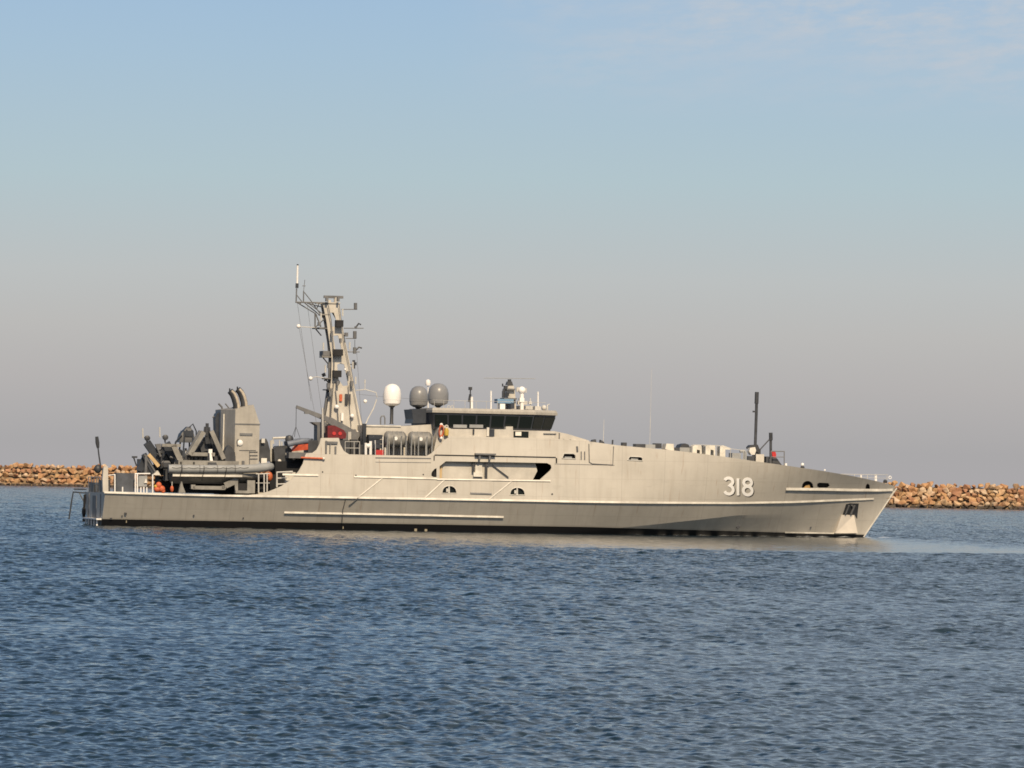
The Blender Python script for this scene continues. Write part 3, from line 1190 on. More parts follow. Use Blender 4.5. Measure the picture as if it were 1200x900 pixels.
# what fills the openings
def backing(pix, depth, mat, name, parent=ship, grow=0.25):
    q = [LH(*p) for p in pix]
    x0, x1 = min(p.x for p in q) - grow, max(p.x for p in q) + grow
    z0, z1 = min(p.z for p in q) - grow, max(p.z for p in q) + grow
    mb = MB()
    add_plate(mb, [(x0, z0), (x1, z0), (x1, z1), (x0, z1)], [], lambda x, zz: -hb(x, zz) + depth, 0.05, 0.6)
    return part(mb, name, mat, parent)


def rimloop(pix, mat='light', r=0.035):
    mb = MB()
    q = [LH(*p) for p in pix]
    q = [Vector((p.x, p.y - 0.01, p.z)) for p in q]
    mb.tube(q + [q[0]], r, 6)
    return mb


for hole in (H_MOON1, H_MOON2):
    sc = backing(hole, 0.16, 'glass', 'scuttle', ship, 0.12)
    part(rimloop(hole, r=0.03), 'scuttle_rim', 'light', sc)
    cx = sum(p[0] for p in hole[:2]) / 2 - 0.2
    cy = hole[0][1]
    mb = MB()
    a, c = LH(cx, cy), LH(cx, cy - 8.5)
    mb.beam((a.x, a.y + 0.06, a.z), (c.x, c.y + 0.06, c.z), 0.13, 0.10, (1, 0, 0))
    a, c = LH(cx - 3.2, cy - 1.6), LH(cx - 0.8, cy - 5.5)
    mb.box((a.x, a.y + 0.05, a.z), (c.x, a.y + 0.11, c.z))
    part(mb, 'scuttle_bar', 'rail', sc)
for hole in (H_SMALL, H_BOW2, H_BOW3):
    backing(hole, 0.22, 'void', 'fairlead')  # sheet behind each hole, its darkness painted on
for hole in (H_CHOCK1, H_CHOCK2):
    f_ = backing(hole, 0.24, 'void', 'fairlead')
    part(rimloop(hole, r=0.035), 'fairlead_rim', 'rail', f_)
    mb = MB()
    cx = (hole[0][0] + hole[1][0]) / 2
    a = LH(cx - 4.5, hole[0][1])
    c = LH(cx + 4.0, hole[0][1] - 2.0)
    mb.box((a.x, a.y + 0.08, a.z), (c.x, a.y + 0.20, c.z))
    part(mb, 'roller', 'tube', f_)
f_ = backing(H_BOW1, 0.30, 'void', 'fairlead')
mb = MB()
a, c = LH(942.5, 571.8), LH(950.5, 567.8)
mb.prism([(a.x, a.z), (c.x, a.z), (c.x - 0.1, c.z), (a.x + 0.15, c.z - 0.06)], a.y + 0.10, a.y + 0.22)
part(mb, 'mooring_line', paint('tan mooring line', (0.38, 0.24, 0.09), var=0.2), f_)

# side passage: inner wall, deck, deckhead and dark doorway
Q = lambda px, py: L(px, py, -4.28)
wl = MB()
a, c = Q(513, 566), Q(629, 538)
pA = [(a.x - 0.3, a.z), (Q(621.5, 566).x, a.z), (Q(629.5, 552).x, Q(629.5, 552).z), (Q(628.6, 548).x, Q(628.6, 548).z), (Q(626, 538).x, c.z), (a.x - 0.3, c.z)]
wl.prism(pA, -4.30, -4.22)
wl.box((Q(529, 0).x, -4.34, a.z), (Q(530, 0).x, -4.30, c.z))
part(wl, 'passage_wall', 'grey', ship)
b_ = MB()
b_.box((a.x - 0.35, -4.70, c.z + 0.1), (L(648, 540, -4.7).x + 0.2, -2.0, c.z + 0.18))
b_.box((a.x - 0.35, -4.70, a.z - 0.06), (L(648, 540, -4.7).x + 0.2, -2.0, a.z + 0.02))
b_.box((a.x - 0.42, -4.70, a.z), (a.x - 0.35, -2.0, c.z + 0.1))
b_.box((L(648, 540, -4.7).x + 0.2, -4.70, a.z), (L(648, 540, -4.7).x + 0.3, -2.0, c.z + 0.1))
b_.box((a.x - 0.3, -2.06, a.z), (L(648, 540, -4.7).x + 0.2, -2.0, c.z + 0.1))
part(b_, 'passage_lining', 'void', ship)  # near-black lining: the doorway's darkness is in its colour
mb = MB()
mb.box((Q(515.5, 0).x, -4.38, Q(516, 566).z), (Q(528, 0).x, -4.305, Q(516, 543).z))
part(mb, 'locker_door', 'ochre', ship)
mb = MB()
for x0, x1, y0, y1 in ((553.5, 556.5, 541, 553), (568.5, 571.5, 541, 562)):
    mb.box((L(x0, y1, -4.55).x, -4.55, L(x0, y1, -4.55).z), (L(x1, y0, -4.55).x, -4.42, L(x1, y0, -4.55).z))
mb.pbeam((577, 545), (596, 559.5), -4.4, 0.06, 0.06)
part(mb, 'passage_stanchion', 'dark', ship)
mb = MB()
mb.pbox(557, 545, 565, 554, -4.37, 0.12)
mb.pbox(555, 554, 566, 558.5, -4.42, 0.22)
part(mb, 'fire_hose_box', 'light', ship)
mb = MB()
hull_patch(mb, [(551.5, 577.2), (563.2, 577.6), (563.2, 563.4), (551.5, 563)], 0.02, 0.02)
hull_patch(mb, [(564, 577.6), (576, 578), (576, 563.8), (564, 563.4)], 0.02, 0.02)
hp = part(mb, 'side_hatch', 'hull_up', ship)
mb = MB()
strake(mb, [(551, 577.8), (576, 578.6)], 0.12, 0.07)
part(mb, 'hatch_ledge', 'mid', hp)
mb = MB()
q = LH(568, 533)
mb.box((LH(556, 531).x, q.y - 0.34, q.z - 0.02), (LH(580, 531).x, q.y + 0.02, q.z + 0.10))
mb.box((LH(560, 531).x, q.y - 0.26, q.z - 0.34), (LH(562.5, 531).x, q.y + 0.02, q.z - 0.02))
mb.box((LH(572, 531).x, q.y - 0.26, q.z - 0.34), (LH(574.5, 531).x, q.y + 0.02, q.z - 0.02))
part(mb, 'boarding_bracket', 'mid', ship)
mb = MB()
mb.tube([Vector((p.x, p.y - 0.03, p.z)) for p in (LH(690, 520), LH(690.5, 541.5), LH(694, 543.5), LH(718, 544.8), LH(719, 523))], 0.03, 5)
part(mb, 'access_panel', 'mid', ship)
mb = MB()
for x in (681, 685):
    mb.tube([Vector((p.x, p.y - 0.04, p.z)) for p in (LH(x, 529), LH(x, 538.5))], 0.035, 5)
mb.tube([Vector((p.x, p.y - 0.04, p.z)) for p in (LH(676, 523), LH(676.5, 529))], 0.07, 6)
part(mb, 'side_ladder', 'mid', ship)
mb = MB()
for px, py, r in ((130, 607.5, 0.09), (147, 601.5, 0.10), (143, 604.5, 0.05), (227, 604, 0.06), (285, 607, 0.05), (865, 617, 0.14), (950, 618, 0.07), (378, 553, 0.05), (417, 557, 0.05), (496, 556, 0.05), (647, 579, 0.06)):
    q = LH(px, py)
    mb.lathe((q.x, q.y, q.z), [(r, 0.05), (r, -0.03)], 10, 'y')
part(mb, 'hull_outlet', 'dark', ship)
mb = MB()
for px, py, w in ((148, 611, 0.03), (487, 620.5, 0.09), (499, 621, 0.09), (402, 618, 0.03)):
    q = LH(px, py)
    mb.box((q.x - w, q.y - 0.04, q.z - 0.10), (q.x + w, q.y + 0.2, q.z + 0.08))
part(mb, 'draught_mark', paint('worn draught paint', (0.24, 0.21, 0.15)), ship)
mb = MB()
for p0, p1, p2 in (((405, 584.5), (401.5, 598), (400.5, 613)), ((419.5, 583.5), (412, 590), (409, 592))):
    mb.tube([Vector((q.x, q.y - 0.05, q.z)) for q in (LH(*p0), LH(*p1), LH(*p2))], 0.035, 5)
part(mb, 'overboard_pipe', 'mid', ship)

# decks
dk = MB()
rings = []
for x in np.arange(0.05, 16.2, 0.8):
    w = hb(x, zk(x)) - 0.02
    rings.append([(x, -w, zk(x) - 0.03), (x, w, zk(x) - 0.03), (x, w - 0.1, zk(x) - 0.12), (x, -w + 0.1, zk(x) - 0.12)])
dk.loft(rings)
part(dk, 'aft_deck', 'deck', ship)
dk = MB()
rings = []
xd = [L(366, 530, -4.7).x] + list(np.arange(14.6, 23.2, 0.8))
for x in xd:
    w = hb(x, 5.0) - 0.11
    rings.append([(x, -w, 5.06), (x, w, 5.06), (x, w, 4.96), (x, -w, 4.96)])
dk.loft(rings)
part(dk, 'boat_deck', 'deck', ship)
dk = MB()
rings = []
for x in list(np.arange(23.9, 57.6, 0.5)):
    zz = ztop(x) - 0.06
    w = max(hb(x, zz) - 0.11, 0.02)
    rings.append([(x, -w, zz), (x, 0, zz + 0.04 * w), (x, w, zz), (x, w, zz - 0.08), (x, 0, zz - 0.08), (x, -w, zz - 0.08)])
dk.loft(rings)
part(dk, 'foredeck', 'grey', ship)
mb = MB()
xb = L(358, 540, -4.7).x + 0.55
mb.box((xb, -4.6, 2.2), (xb + 0.1, 4.6, 4.98))
mb.box((xd[0] - 0.02, -4.6, 4.4), (xb, 4.6, 4.94))
part(mb, 'aft_bulkhead', 'mid', ship)
mb = MB()
mb.box((L(526, 510, -4.6).x, -4.55, 5.0), (L(526, 510, -4.6).x + 0.1, 4.55, ztop(24.2) - 0.05))
part(mb, 'forward_bulkhead', 'grey', ship)

# deckhouse behind the raft canisters, then the bridge block
mb = MB()
q0, q1 = L(427, 498, -3.0), L(514, 497, -3.0)
mb.prism([(q0.x, 5.06), (q1.x + 1.0, 5.06), (q1.x + 1.0, L(522, 497, -3).z), (L(503, 496.5, -3).x, L(503, 497.5, -3).z), (L(470, 497.5, -3).x, L(470, 499.5, -3).z), (q0.x, q0.z - 0.05)], -3.0, 3.0)
dh = part(mb, 'deckhouse', 'grey', ship)
mb = MB()
mb.prism([(L(427, 497.6, -3.1).x, q0.z + 0.01), (L(470, 499, -3.1).x, L(470, 498.6, -3.1).z), (L(470, 499, -3.1).x, L(470, 500.2, -3.1).z), (L(427, 499.2, -3.1).x, q0.z - 0.09)], -3.08, 3.08)
part(mb, 'roof_lip', 'light', dh)
mb = MB()
BB = [(507, 534), (514, 503), (519, 498), (529, 502.6), (592.5, 503.2), (593, 499.8), (601, 499.8), (601.2, 504.2), (650, 505.2), (666, 508.8), (690, 516.2), (692, 520), (640, 520), (528, 520)]
mb.ppoly(BB, 0.0, 8.3)
bb = part(mb, 'bridge_base', 'grey', ship)
mb = MB()
mb.pbox(602, 505.6, 619.5, 513, -4.20, 0.12)
w_ = part(mb, 'recess_window', 'glass', bb)
mb = MB()
mb.pbox(604, 506, 611, 510.5, -4.27, 0.06)
part(mb, 'window_cover', 'light', w_)
mb = MB()
for x in (577,):
    mb.pbox(573.5, 503.2, 579.5, 511.5, -4.25, 0.22)
mb.pbox(554, 503, 556, 509, -4.2, 0.08)
part(mb, 'bulkhead_light', 'navy', bb)
mb = MB()
mb.pbox(570.5, 501, 573.3, 511, -4.22, 0.16)
part(mb, 'vent_pipe', 'light', bb)
mb = MB()
for (x0, y0, x1, y1) in ((637, 508, 652, 508.4), (655, 507.5, 656.2, 516), (637, 515, 652, 515.4), (660, 514.6, 661.2, 517), (668, 515, 669.2, 517.4)):
    mb.pbox(x0, y0, x1, y1, -4.2, 0.1)
part(mb, 'screen_panel', 'mid', bb)

# wheelhouse: outward-raked dark window band all round
def wheel_plan(px_aft, px_side, px_front, py, yw, yf):
    xa, xsd, xf = L(px_aft, py, -yw).x, L(px_side, py, -yw).x, L(px_front, py, -yf).x
    return [(xa, -yw), (xsd, -yw), (xf, -yf), (xf + 0.25, 0), (xf, yf), (xsd, yw), (xa, yw)]


zb_, zt_ = L(580, 503.6, -3.7).z - 0.03, L(580, 484.6, -3.8).z
plan_b = wheel_plan(509, 622, 644.5, 503, 3.62, 2.3)
plan_t = wheel_plan(508, 626, 651.5, 486, 3.85, 2.45)
mb = MB()
mb.loft([[Vector((x, y, zb_)) for x, y in plan_b], [Vector((x, y, zt_)) for x, y in plan_t]])
wh = part(mb, 'wheelhouse', 'navy', ship)
roof_z = L(580, 479.3, -3.8).z
mb = MB()
pl2 = [(x + (0.10 if x > 25 else -0.1), y * 1.02) for x, y in plan_t]
pl3 = [(x + (0.0 if x > 25 else -0.05), y * 0.985) for x, y in plan_t]
mb.loft([[Vector((x, y, zt_ - 0.02)) for x, y in pl2], [Vector((x, y, zt_ + 0.15)) for x, y in pl2], [Vector((x, y, roof_z)) for x, y in pl3]])
part(mb, 'bridge_roof', 'stack', wh)
n_side = 7


def pane(p0, p1, t0, t1, u0, u1, v0=0.16, v1=0.86):
    """one window pane between two plan corners (bottom p0-p1, top t0-t1)"""
    B = lambda u: Vector((p0[0] + (p1[0] - p0[0]) * u, p0[1] + (p1[1] - p0[1]) * u, zb_))
    T = lambda u: Vector((t0[0] + (t1[0] - t0[0]) * u, t0[1] + (t1[1] - t0[1]) * u, zt_))
    c = [B(u0).lerp(T(u0), v0), B(u1).lerp(T(u1), v0), B(u1).lerp(T(u1), v1), B(u0).lerp(T(u0), v1)]
    nrm = (c[1] - c[0]).cross(c[3] - c[0]).normalized()
    ctr = sum(c, Vector()) / 4
    if nrm.dot(ctr - Vector((26.5, 0, ctr.z))) < 0:
        nrm = -nrm
    mb = MB()
    mb.loft([[p + nrm * 0.045 for p in c], [p - nrm * 0.02 for p in c]])
    return part(mb, 'window', 'glass', wh)


for i in range(len(plan_b) - 1):
    seg = n_side if i in (0, 5) else 2
    for k in range(seg):
        pane(plan_b[i], plan_b[i + 1], plan_t[i], plan_t[i + 1], (k + 0.06) / seg, (k + 0.94) / seg)
mb = MB()
for x0, x1 in ((531, 547), (550, 566)):
    a, c = L(x0, 501.2, -3.75), L(x1, 497.8, -3.75)
    mb.box((a.x, -3.80, a.z), (c.x, -3.735, c.z))
part(mb, 'window_blind', 'tube', wh)

# --- radomes and gear on the bridge roof and deckhouse
def dome_prof(r, h):
    return [(r * 0.55, 0.0), (r * 0.93, 0.10 * h), (r, 0.30 * h), (r, 0.55 * h), (r * 0.93, 0.72 * h), (r * 0.74, 0.87 * h), (r * 0.42, 0.97 * h), (r * 0.05, h)]


def radome(px, pyt, pyb, w, y, mat, post_to):
    a, c = L(px, pyb, y), L(px, pyt, y)
    r = (L(px + w / 2, pyb, y).x - L(px - w / 2, pyb, y).x) / 2
    mb = MB()
    mb.lathe((a.x, y, a.z), dome_prof(r, c.z - a.z), 28)
    d = part(mb, 'radome', mat, ship)
    mb = MB()
    mb.lathe((a.x, y, a.z + 0.27 * (c.z - a.z)), [(r * 1.012, 0), (r * 1.012, 0.04)], 28)
    part(mb, 'flange', mat, d)
    q = L(px, post_to, y)
    mb = MB()
    mb.lathe((a.x, y, q.z), [(0.17, 0.0), (0.12, 0.08), (0.12, a.z - q.z - 0.15), (r * 0.45, a.z - q.z + 0.01)], 12)
    part(mb, 'pedestal', 'dark', d)
    return d


radome(459.2, 449.8, 475.4, 20.8, -1.2, 'dome_white', 497)['label'] = 'white satellite radome on a dark post'
radome(490.5, 452.2, 477.2, 21.5, 0.6, 'dome', 481)
radome(513.4, 449.0, 475.0, 23.6, -1.6, 'dome', 480.5)
mb = MB()
mb.ppoly([(482.6, 479.6), (506.6, 478.6), (506.8, 496), (483.4, 496), (484.2, 491)], -0.6, 2.6)
part(mb, 'radome_platform', 'navy', ship)
mb = MB()
mb.prod([(446, 497.5), (446, 490), (447.2, 487.6), (450, 487.4), (451, 490), (451, 497.5)], -1.8, 0.05)
part(mb, 'vent_pipe', 'mid', ship)
mb = MB()
mb.lathe(L(501.6, 447, 1.2), [(0.16, -0.28), (0.2, -0.1), (0.17, 0.06), (0.05, 0.14)], 14)
mb.prod([(501.6, 451), (501.6, 480)], 1.2, 0.04)
part(mb, 'small_radome', 'dome_white', ship)

mb = MB()       # roof sensor column
mb.ppoly([(593, 479.5), (594, 458), (596, 452), (602, 452), (603.5, 458), (605, 479.5)], 0.0, 0.7)
col_ = part(mb, 'sensor_column', 'grey', ship)
mb = MB()
mb.pbox(594, 455.5, 604, 457, 0, 1.3)
mb.pbox(591, 466.5, 606, 468, 0, 1.3)
part(mb, 'column_platform', 'mid', col_)
mb = MB()
mb.prod([(567, 443.0), (627.5, 443.8)], 0.0, 0.022, 6)
part(mb, 'navigation_radar', 'tube', col_)
mb = MB()
mb.prod([(597, 452), (597, 444.5)], 0.0, 0.13, 8)
mb.ppoly([(593.5, 451), (595, 447), (600, 447), (601.5, 452)], 0.0, 0.4)
part(mb, 'radar_motor', 'dark', col_)
mb = MB()
mb.prod([(590, 466), (590, 459), (592.5, 455)], -0.35, 0.12)
mb.prod([(594.5, 464), (594.5, 460)], -0.5, 0.13)
mb.prod([(589, 453), (589, 449.5)], -0.3, 0.05)
mb.pbox(591.2, 452, 594.5, 456, -0.35, 0.3)
part(mb, 'floodlight', 'dark', col_)
mb = MB()
mb.pbox(583, 467.8, 602, 472.4, -0.9, 1.0)
part(mb, 'canvas_cover', 'blue', ship)
mb = MB()
mb.pbox(586, 472.4, 592, 479.5, -0.9, 0.9)
part(mb, 'roof_locker', 'white', ship)
mb = MB()
mb.pbox(598.5, 472, 603, 479.0, -0.95, 0.9)
part(mb, 'roof_locker', 'navy', ship)
mb = MB()
mb.ball(L(611.6, 457.4, -0.6), 0.27)
mb.prod([(611.6, 460), (611.6, 480)], -0.6, 0.14, 8)
mb.pbox(609, 466.5, 614.5, 471, -0.6, 0.34)
part(mb, 'camera_ball', 'dome_white', ship)
mb = MB()
mb.prod([(606.5, 459), (606.5, 454)], -0.5, 0.1)
mb.prod([(616, 460), (616, 455)], -0.5, 0.08)
mb.pbox(607, 470, 618, 474, -0.45, 0.3)
mb.prod([(621.6, 479), (621.6, 466.5)], -1, 0.04)
mb.pbox(619.8, 470.4, 623.4, 473.4, -1, 0.25)
mb.pbox(607, 476, 633, 479.5, 0.5, 1.2)
part(mb, 'roof_fittings', 'rail', ship)
for px, y0, y1, y in ((575.4, 458, 480, -1.5), (630.5, 459, 480, -1.2)):
    mb = MB()
    mb.prod([(px, y1), (px, y0)], y, 0.055, 8)
    part(mb, 'whip_antenna', 'white', ship)
mb = MB()
mb.prod([(551.2, 479), (551.2, 455)], -2.2, 0.045)
mb.pbox(549.8, 453.5, 553.4, 457, -2.2, 0.25)
mb.prod([(549.5, 471), (551.2, 462)], -2.2, 0.09)
part(mb, 'direction_finder', 'dark', ship)
mb = MB()
mb.prod([(552.8, 479), (552.8, 465)], -2.2, 0.09)
part(mb, 'white_pole', 'white', ship)
mb = MB()
for a_ in ((526, 475), (530, 475)):
    mb.torus(L(a_[0], 477, -2.4), 0.10, 0.02, 'y', 14, 5)
for px in (509, 520, 532, 545, 558, 570, 583):
    mb.prod([(px, 479.5), (px, 469.8)], -3.3, 0.015, 4)
mb.prod([(507, 468.6), (552, 470), (600, 470.8), (640, 472)], -3.3, 0.014, 4)
part(mb, 'roof_rail', 'rail', ship)
mb = MB()
mb.ball(L(637.5, 477.8, -1.8), 0.19)
mb.prod([(637.5, 478), (637.5, 485)], -1.8, 0.07)
mb.prod([(641.5, 483), (641.5, 474.6), (644, 474)], -1.2, 0.05)
mb.pbox(627, 476.5, 634, 481.5, -1.6, 0.7)
part(mb, 'searchlight', 'rail', ship)

# --- lattice-sided mast
mast_o = [(378.6, 355.5), (398.2, 355.2), (400.2, 372), (405, 400), (411, 430), (418.6, 470), (426.5, 508), (426.5, 532), (404, 532), (400, 512), (379.5, 500), (383.5, 478), (388.2, 445), (388.8, 420), (386.2, 400), (382.6, 375)]
mast_h = [[(387.0, 366.4), (391.4, 366.2), (394.6, 376), (395.6, 382.6), (389.6, 382.8)],
          [(390.8, 393.4), (396.4, 392.8), (399.4, 404), (401.0, 414), (394.0, 414.6)],
          [(395.2, 427.2), (399.2, 425.4), (403.4, 427), (406.2, 440), (408.0, 451.5), (402.2, 452.4), (397.0, 444.6)]]
for sg, yy in ((1, -0.75), (1, -0.12)):
    mb = MB()
    f_ = lambda p: (L(p[0], p[1], -0.75).x, L(p[0], p[1], -0.75).z)
    mh = mast_h if yy < -0.3 else [[(p[0] + (2.2 if p[0] > sum(q_[0] for q_ in h) / len(h) else -0.6), p[1]) for p in h] for h in mast_h]
    add_plate(mb, [f_(p) for p in mast_o], [[f_(p) for p in h] for h in mh], lambda x, zz, yy=yy: yy + 0.06 * max(0, (zz - 7)) / 5 * (1 if yy < -0.3 else -1), 0.08, 0.35)
    mast = part(mb, 'mast_plate', 'grey', ship)
mb = MB()
for e0, e1 in zip(mast_o[1:6], mast_o[2:7]):       # forward plate
    a, c = L(*e0, -0.75), L(*e1, -0.75)
    wa = lambda zz, k=1: (-0.70 + 0.06 * max(0, zz - 7) / 5) if k < 0 else (-0.06 - 0.06 * max(0, zz - 7) / 5)
    mb.loft([[Vector((a.x - 0.02, wa(a.z, -1), a.z)), Vector((a.x - 0.02, wa(a.z), a.z)), Vector((a.x - 0.1, wa(a.z), a.z)), Vector((a.x - 0.1, wa(a.z, -1), a.z))],
             [Vector((c.x - 0.02, wa(c.z, -1), c.z)), Vector((c.x - 0.02, wa(c.z), c.z)), Vector((c.x - 0.1, wa(c.z), c.z)), Vector((c.x - 0.1, wa(c.z, -1), c.z))]])
a, c = L(378.6, 355.4, -0.6), L(398.4, 354.2, -0.6)
mb.box((a.x, -0.72, a.z), (c.x, 0.1, a.z + 0.08))
part(mb, 'mast_front', 'grey', ship)
mb = MB()
for yy in (-0.9,):
    mb.prod([(377.6, 355), (381.6, 377), (385.4, 400), (387.2, 420), (386.6, 445), (381.6, 478), (377.2, 500), (377, 528)], -0.2, 0.14, 8)
mb.prod([(408.0, 452), (409, 470), (411.5, 500)], -0.86, 0.025)
mb.prod([(388, 455), (387.2, 487)], -0.86, 0.06)
part(mb, 'mast_cable_trunk', 'mid', ship)
mb = MB()
for x0, y0, x1, y1 in ((394.0, 375.2, 402.6, 382.6), (391.5, 409.4, 402.2, 416.6), (390.8, 434.2, 400.4, 441.8)):
    mb.pbox(x0, y0, x1, y1, -0.95, 0.55)
part(mb, 'mast_equipment_box', 'black', ship)
mb = MB()
mb.pbox(377.2, 411.4, 386.6, 417.0, -0.1, 0.9)
part(mb, 'mast_equipment_box', 'mid', ship)
mb = MB()
mb.pbox(404.2, 461.6, 408.0, 474.4, -0.82, 0.10)
mb.pbox(409.4, 461.6, 411.0, 474.0, -0.82, 0.10)
part(mb, 'mast_vent', 'dark', ship)
mb = MB()
mb.pbox(397.8, 462, 401.2, 470, -0.84, 0.08)
part(mb, 'signal_flag', 'orange', ship)
mb = MB()
mb.ball(L(394.6, 477.0, -0.95), 0.17)
mb.ball(L(412.6, 487.5, -0.95), 0.15)
mb.pbox(399.8, 484, 402.6, 493, -0.85, 0.2)
mb.ball(L(404.5, 433, -0.95), 0.08)
mb.ball(L(428.0, 470.4, -0.5), 0.14)
mb.ball(L(420.0, 506, -0.9), 0.1)
part(mb, 'mast_lamp', 'white', ship)
mb = MB()
mb.pbox(379.8, 346.8, 402.4, 349.2, -0.1, 0.22)
part(mb, 'radar_scanner', 'mid', ship)
mb = MB()
mb.prod([(393.5, 355), (393.5, 348.5)], -0.1, 0.14, 8)
mb.pbox(384.8, 351.5, 388, 355, -0.1, 0.3)
mb.pbox(370.5, 354.2, 379, 355.8, -0.1, 0.5)
part(mb, 'radar_pedestal', 'grey', ship)
mb = MB()
yk = -0.1
mb.prod([(346.2, 354.0), (385, 354.8)], yk, 0.05)
mb.prod([(347.0, 354), (347.6, 338)], yk, 0.05)
mb.prod([(347.2, 345), (354, 353.8)], yk, 0.035)
mb.prod([(355.6, 354), (355.8, 341)], yk, 0.045)
mb.prod([(356.6, 342.5), (365.5, 353.8)], yk, 0.035)
mb.prod([(357, 355), (379.5, 373)], yk, 0.04)
mb.prod([(361, 355), (379.5, 369)], yk, 0.03)
mb.prod([(355.8, 341), (357.2, 328)], yk, 0.02)
mb.prod([(354.4, 335), (358, 335)], yk, 0.03)
mb.prod([(369.2, 366.5), (369.2, 384)], yk, 0.055)
mb.prod([(370, 368), (376, 383)], yk, 0.05)
mb.prod([(368, 384.6), (386, 384.2)], yk, 0.06)
mb.prod([(352, 356.5), (352, 354)], yk, 0.05)
part(mb, 'yard', 'mid', ship)
mb = MB()
mb.prod([(348.2, 333), (348.8, 311)], yk, [0.075, 0.065], 8)
part(mb, 'whip_antenna', 'white', ship)
mb = MB()
mb.prod([(348.0, 337.5), (348.2, 332.0)], yk, 0.11, 8)
mb.prod([(348.8, 311), (348.9, 309.6)], yk, 0.07, 8)
part(mb, 'antenna_base', 'dark', ship)
for pts, bits in ((([(350, 382.8), (369, 383.8)]), (349.8, 382.4)), (([(364, 443), (371, 441.4), (379, 443), (387, 443.4)]), (364, 443.6))):
    mb = MB()
    mb.prod(pts, -0.5, 0.03)
    y_ = part(mb, 'yard', 'rail', ship)
    mb = MB()
    mb.ball(L(bits[0], bits[1], -0.5), 0.15)
    part(mb, 'yard_lamp', 'dome_white', y_)
for yy, x0, x1, gear in ((362.5, 400, 418.6, [(416.6, 355, 362.5, 0.12)]), (384.6, 403, 426.0, [(417, 384.5, 382.4, 0.10)]), (396.6, 405, 417.6, [(415.8, 388, 396.6, 0.13)]),
                         (412.4, 407, 421.5, [(415.6, 407, 414.5, 0.12)])):
    mb = MB()
    mb.prod([(x0, yy), (x1, yy)], -0.3, 0.035)
    y_ = part(mb, 'yard', 'mid', ship)
    mb = MB()
    for gx, g0, g1, r in gear:
        mb.prod([(gx, g0), (gx, g1)], -0.3, r, 8)
    part(mb, 'aerial', 'mid', y_)
mb = MB()
mb.prod([(416.6, 384), (420.4, 379), (423, 380.6)], -0.3, 0.06)
mb.prod([(417, 410.5), (420.6, 406.8), (424, 408)], -0.3, 0.06)
mb.prod([(415.8, 398), (415.8, 412)], -0.3, 0.02)
mb.prod([(414.6, 422), (414.6, 432)], -0.3, 0.10)
mb.prod([(416, 424.5), (416, 428)], -0.3, 0.12)
mb.prod([(410, 427), (414, 427)], -0.3, 0.04)
mb.prod([(378.6, 437.5), (380.2, 441)], -0.3, 0.14)
mb.prod([(380, 446), (386, 443)], -0.3, 0.06)
mb.prod([(411, 430), (418, 470), (424.5, 498)], -0.35, 0.03)
part(mb, 'aerial', 'dark', ship)
mb = MB()
mb.prod([(417, 457.6), (428, 456.4), (440.6, 460.0), (442, 466)], -0.3, 0.035)
mb.prod([(441.4, 468), (438, 478), (431, 491), (428.5, 497)], -0.3, 0.04)
mb.prod([(427.6, 456), (427.8, 446.5)], -0.3, 0.03)
mb.prod([(427.6, 449), (427.8, 445)], -0.3, 0.05)
part(mb, 'yard', 'rail', ship)
mb = MB()
for p in ([(348.5, 355), (364.5, 470)], [(360, 356), (378, 490)], [(350.6, 384), (371, 497)], [(418, 412), (424, 500)]):
    mb.prod(p, -0.1, 0.010, 4)
mb.prod([(528, 470), (459, 466), (420, 462)], -0.4, 0.008, 4)
part(mb, 'halyard', 'mid', ship)

for yy, x0, x1, k in ((384.4, 368, 389, 0), (418.0, 376.5, 392, 1), (443.4, 379.5, 391, 2), (368.5, 375.5, 386, 3), (456.5, 380.5, 389, 4)):
    mb = MB()
    a_, c_ = L(x0, yy, -0.4), L(x1, yy, -0.4)
    mb.box((a_.x, -0.66, a_.z - 0.05), (c_.x, 0.35, a_.z + 0.03))
    pl_ = part(mb, 'mast_platform', 'gear' if k % 2 else 'mid', ship)
    mb = MB()
    mb.prod([(x0 + 1.5, yy + 0.5), (x0 + 8.5, yy + 9)], -0.5, 0.045, 5)
    part(mb, 'platform_bracket', 'dark', pl_)
mb = MB()
for p in ([(360, 355.2), (381.5, 361)], [(366, 355.2), (383, 378)], [(348, 354.4), (368.8, 367)], [(374, 355.4), (371, 362)], [(369, 384), (383, 371)]):
    mb.prod(p, -0.45, 0.04, 5)
mb.prod([(346.2, 354.2), (385, 355.0)], -0.75, 0.05)
part(mb, 'yard_brace', 'mid', ship)
mb = MB()
for x, y, w_, h_ in ((382, 351, 3, 4), (395.5, 350.5, 2.6, 5), (373, 379.5, 3.0, 4.5), (404.5, 392, 3.6, 4.5), (384.5, 428.5, 3.0, 5.5), (407, 437.5, 3.0, 5.0), (383.5, 451.5, 3.4, 5.0), (411, 449.5, 3.2, 6.0), (398.5, 399, 2.2, 5), (388, 391, 2.6, 6), (386, 462, 2.4, 5), (394.5, 449, 3, 5)):
    mb.pbox(x, y - h_ / 2, x + w_, y + h_ / 2, -1.0, 0.3)
part(mb, 'mast_fitting', 'mid', ship)
mb = MB()
for x, y in ((376.2, 371.5), (401.6, 366.5), (379, 406), (409.8, 405.5), (413.5, 428.5), (381.2, 432.5), (416.8, 446)):
    mb.prod([(x, y + 4), (x, y - 4.5)], -0.9, 0.06, 6)
part(mb, 'mast_aerial', 'rail', ship)
mb = MB()
mb.prod([(384.4, 357), (388, 375), (390.2, 400), (391.6, 425), (391, 448), (389, 470), (387, 497)], -0.92, 0.03, 5)
mb.prod([(397.4, 357), (403.5, 400), (410, 433), (417, 472), (422, 500)], -0.92, 0.022, 5)
mb.prod([(393.2, 456), (395.4, 478), (397, 500)], -0.92, 0.03, 5)
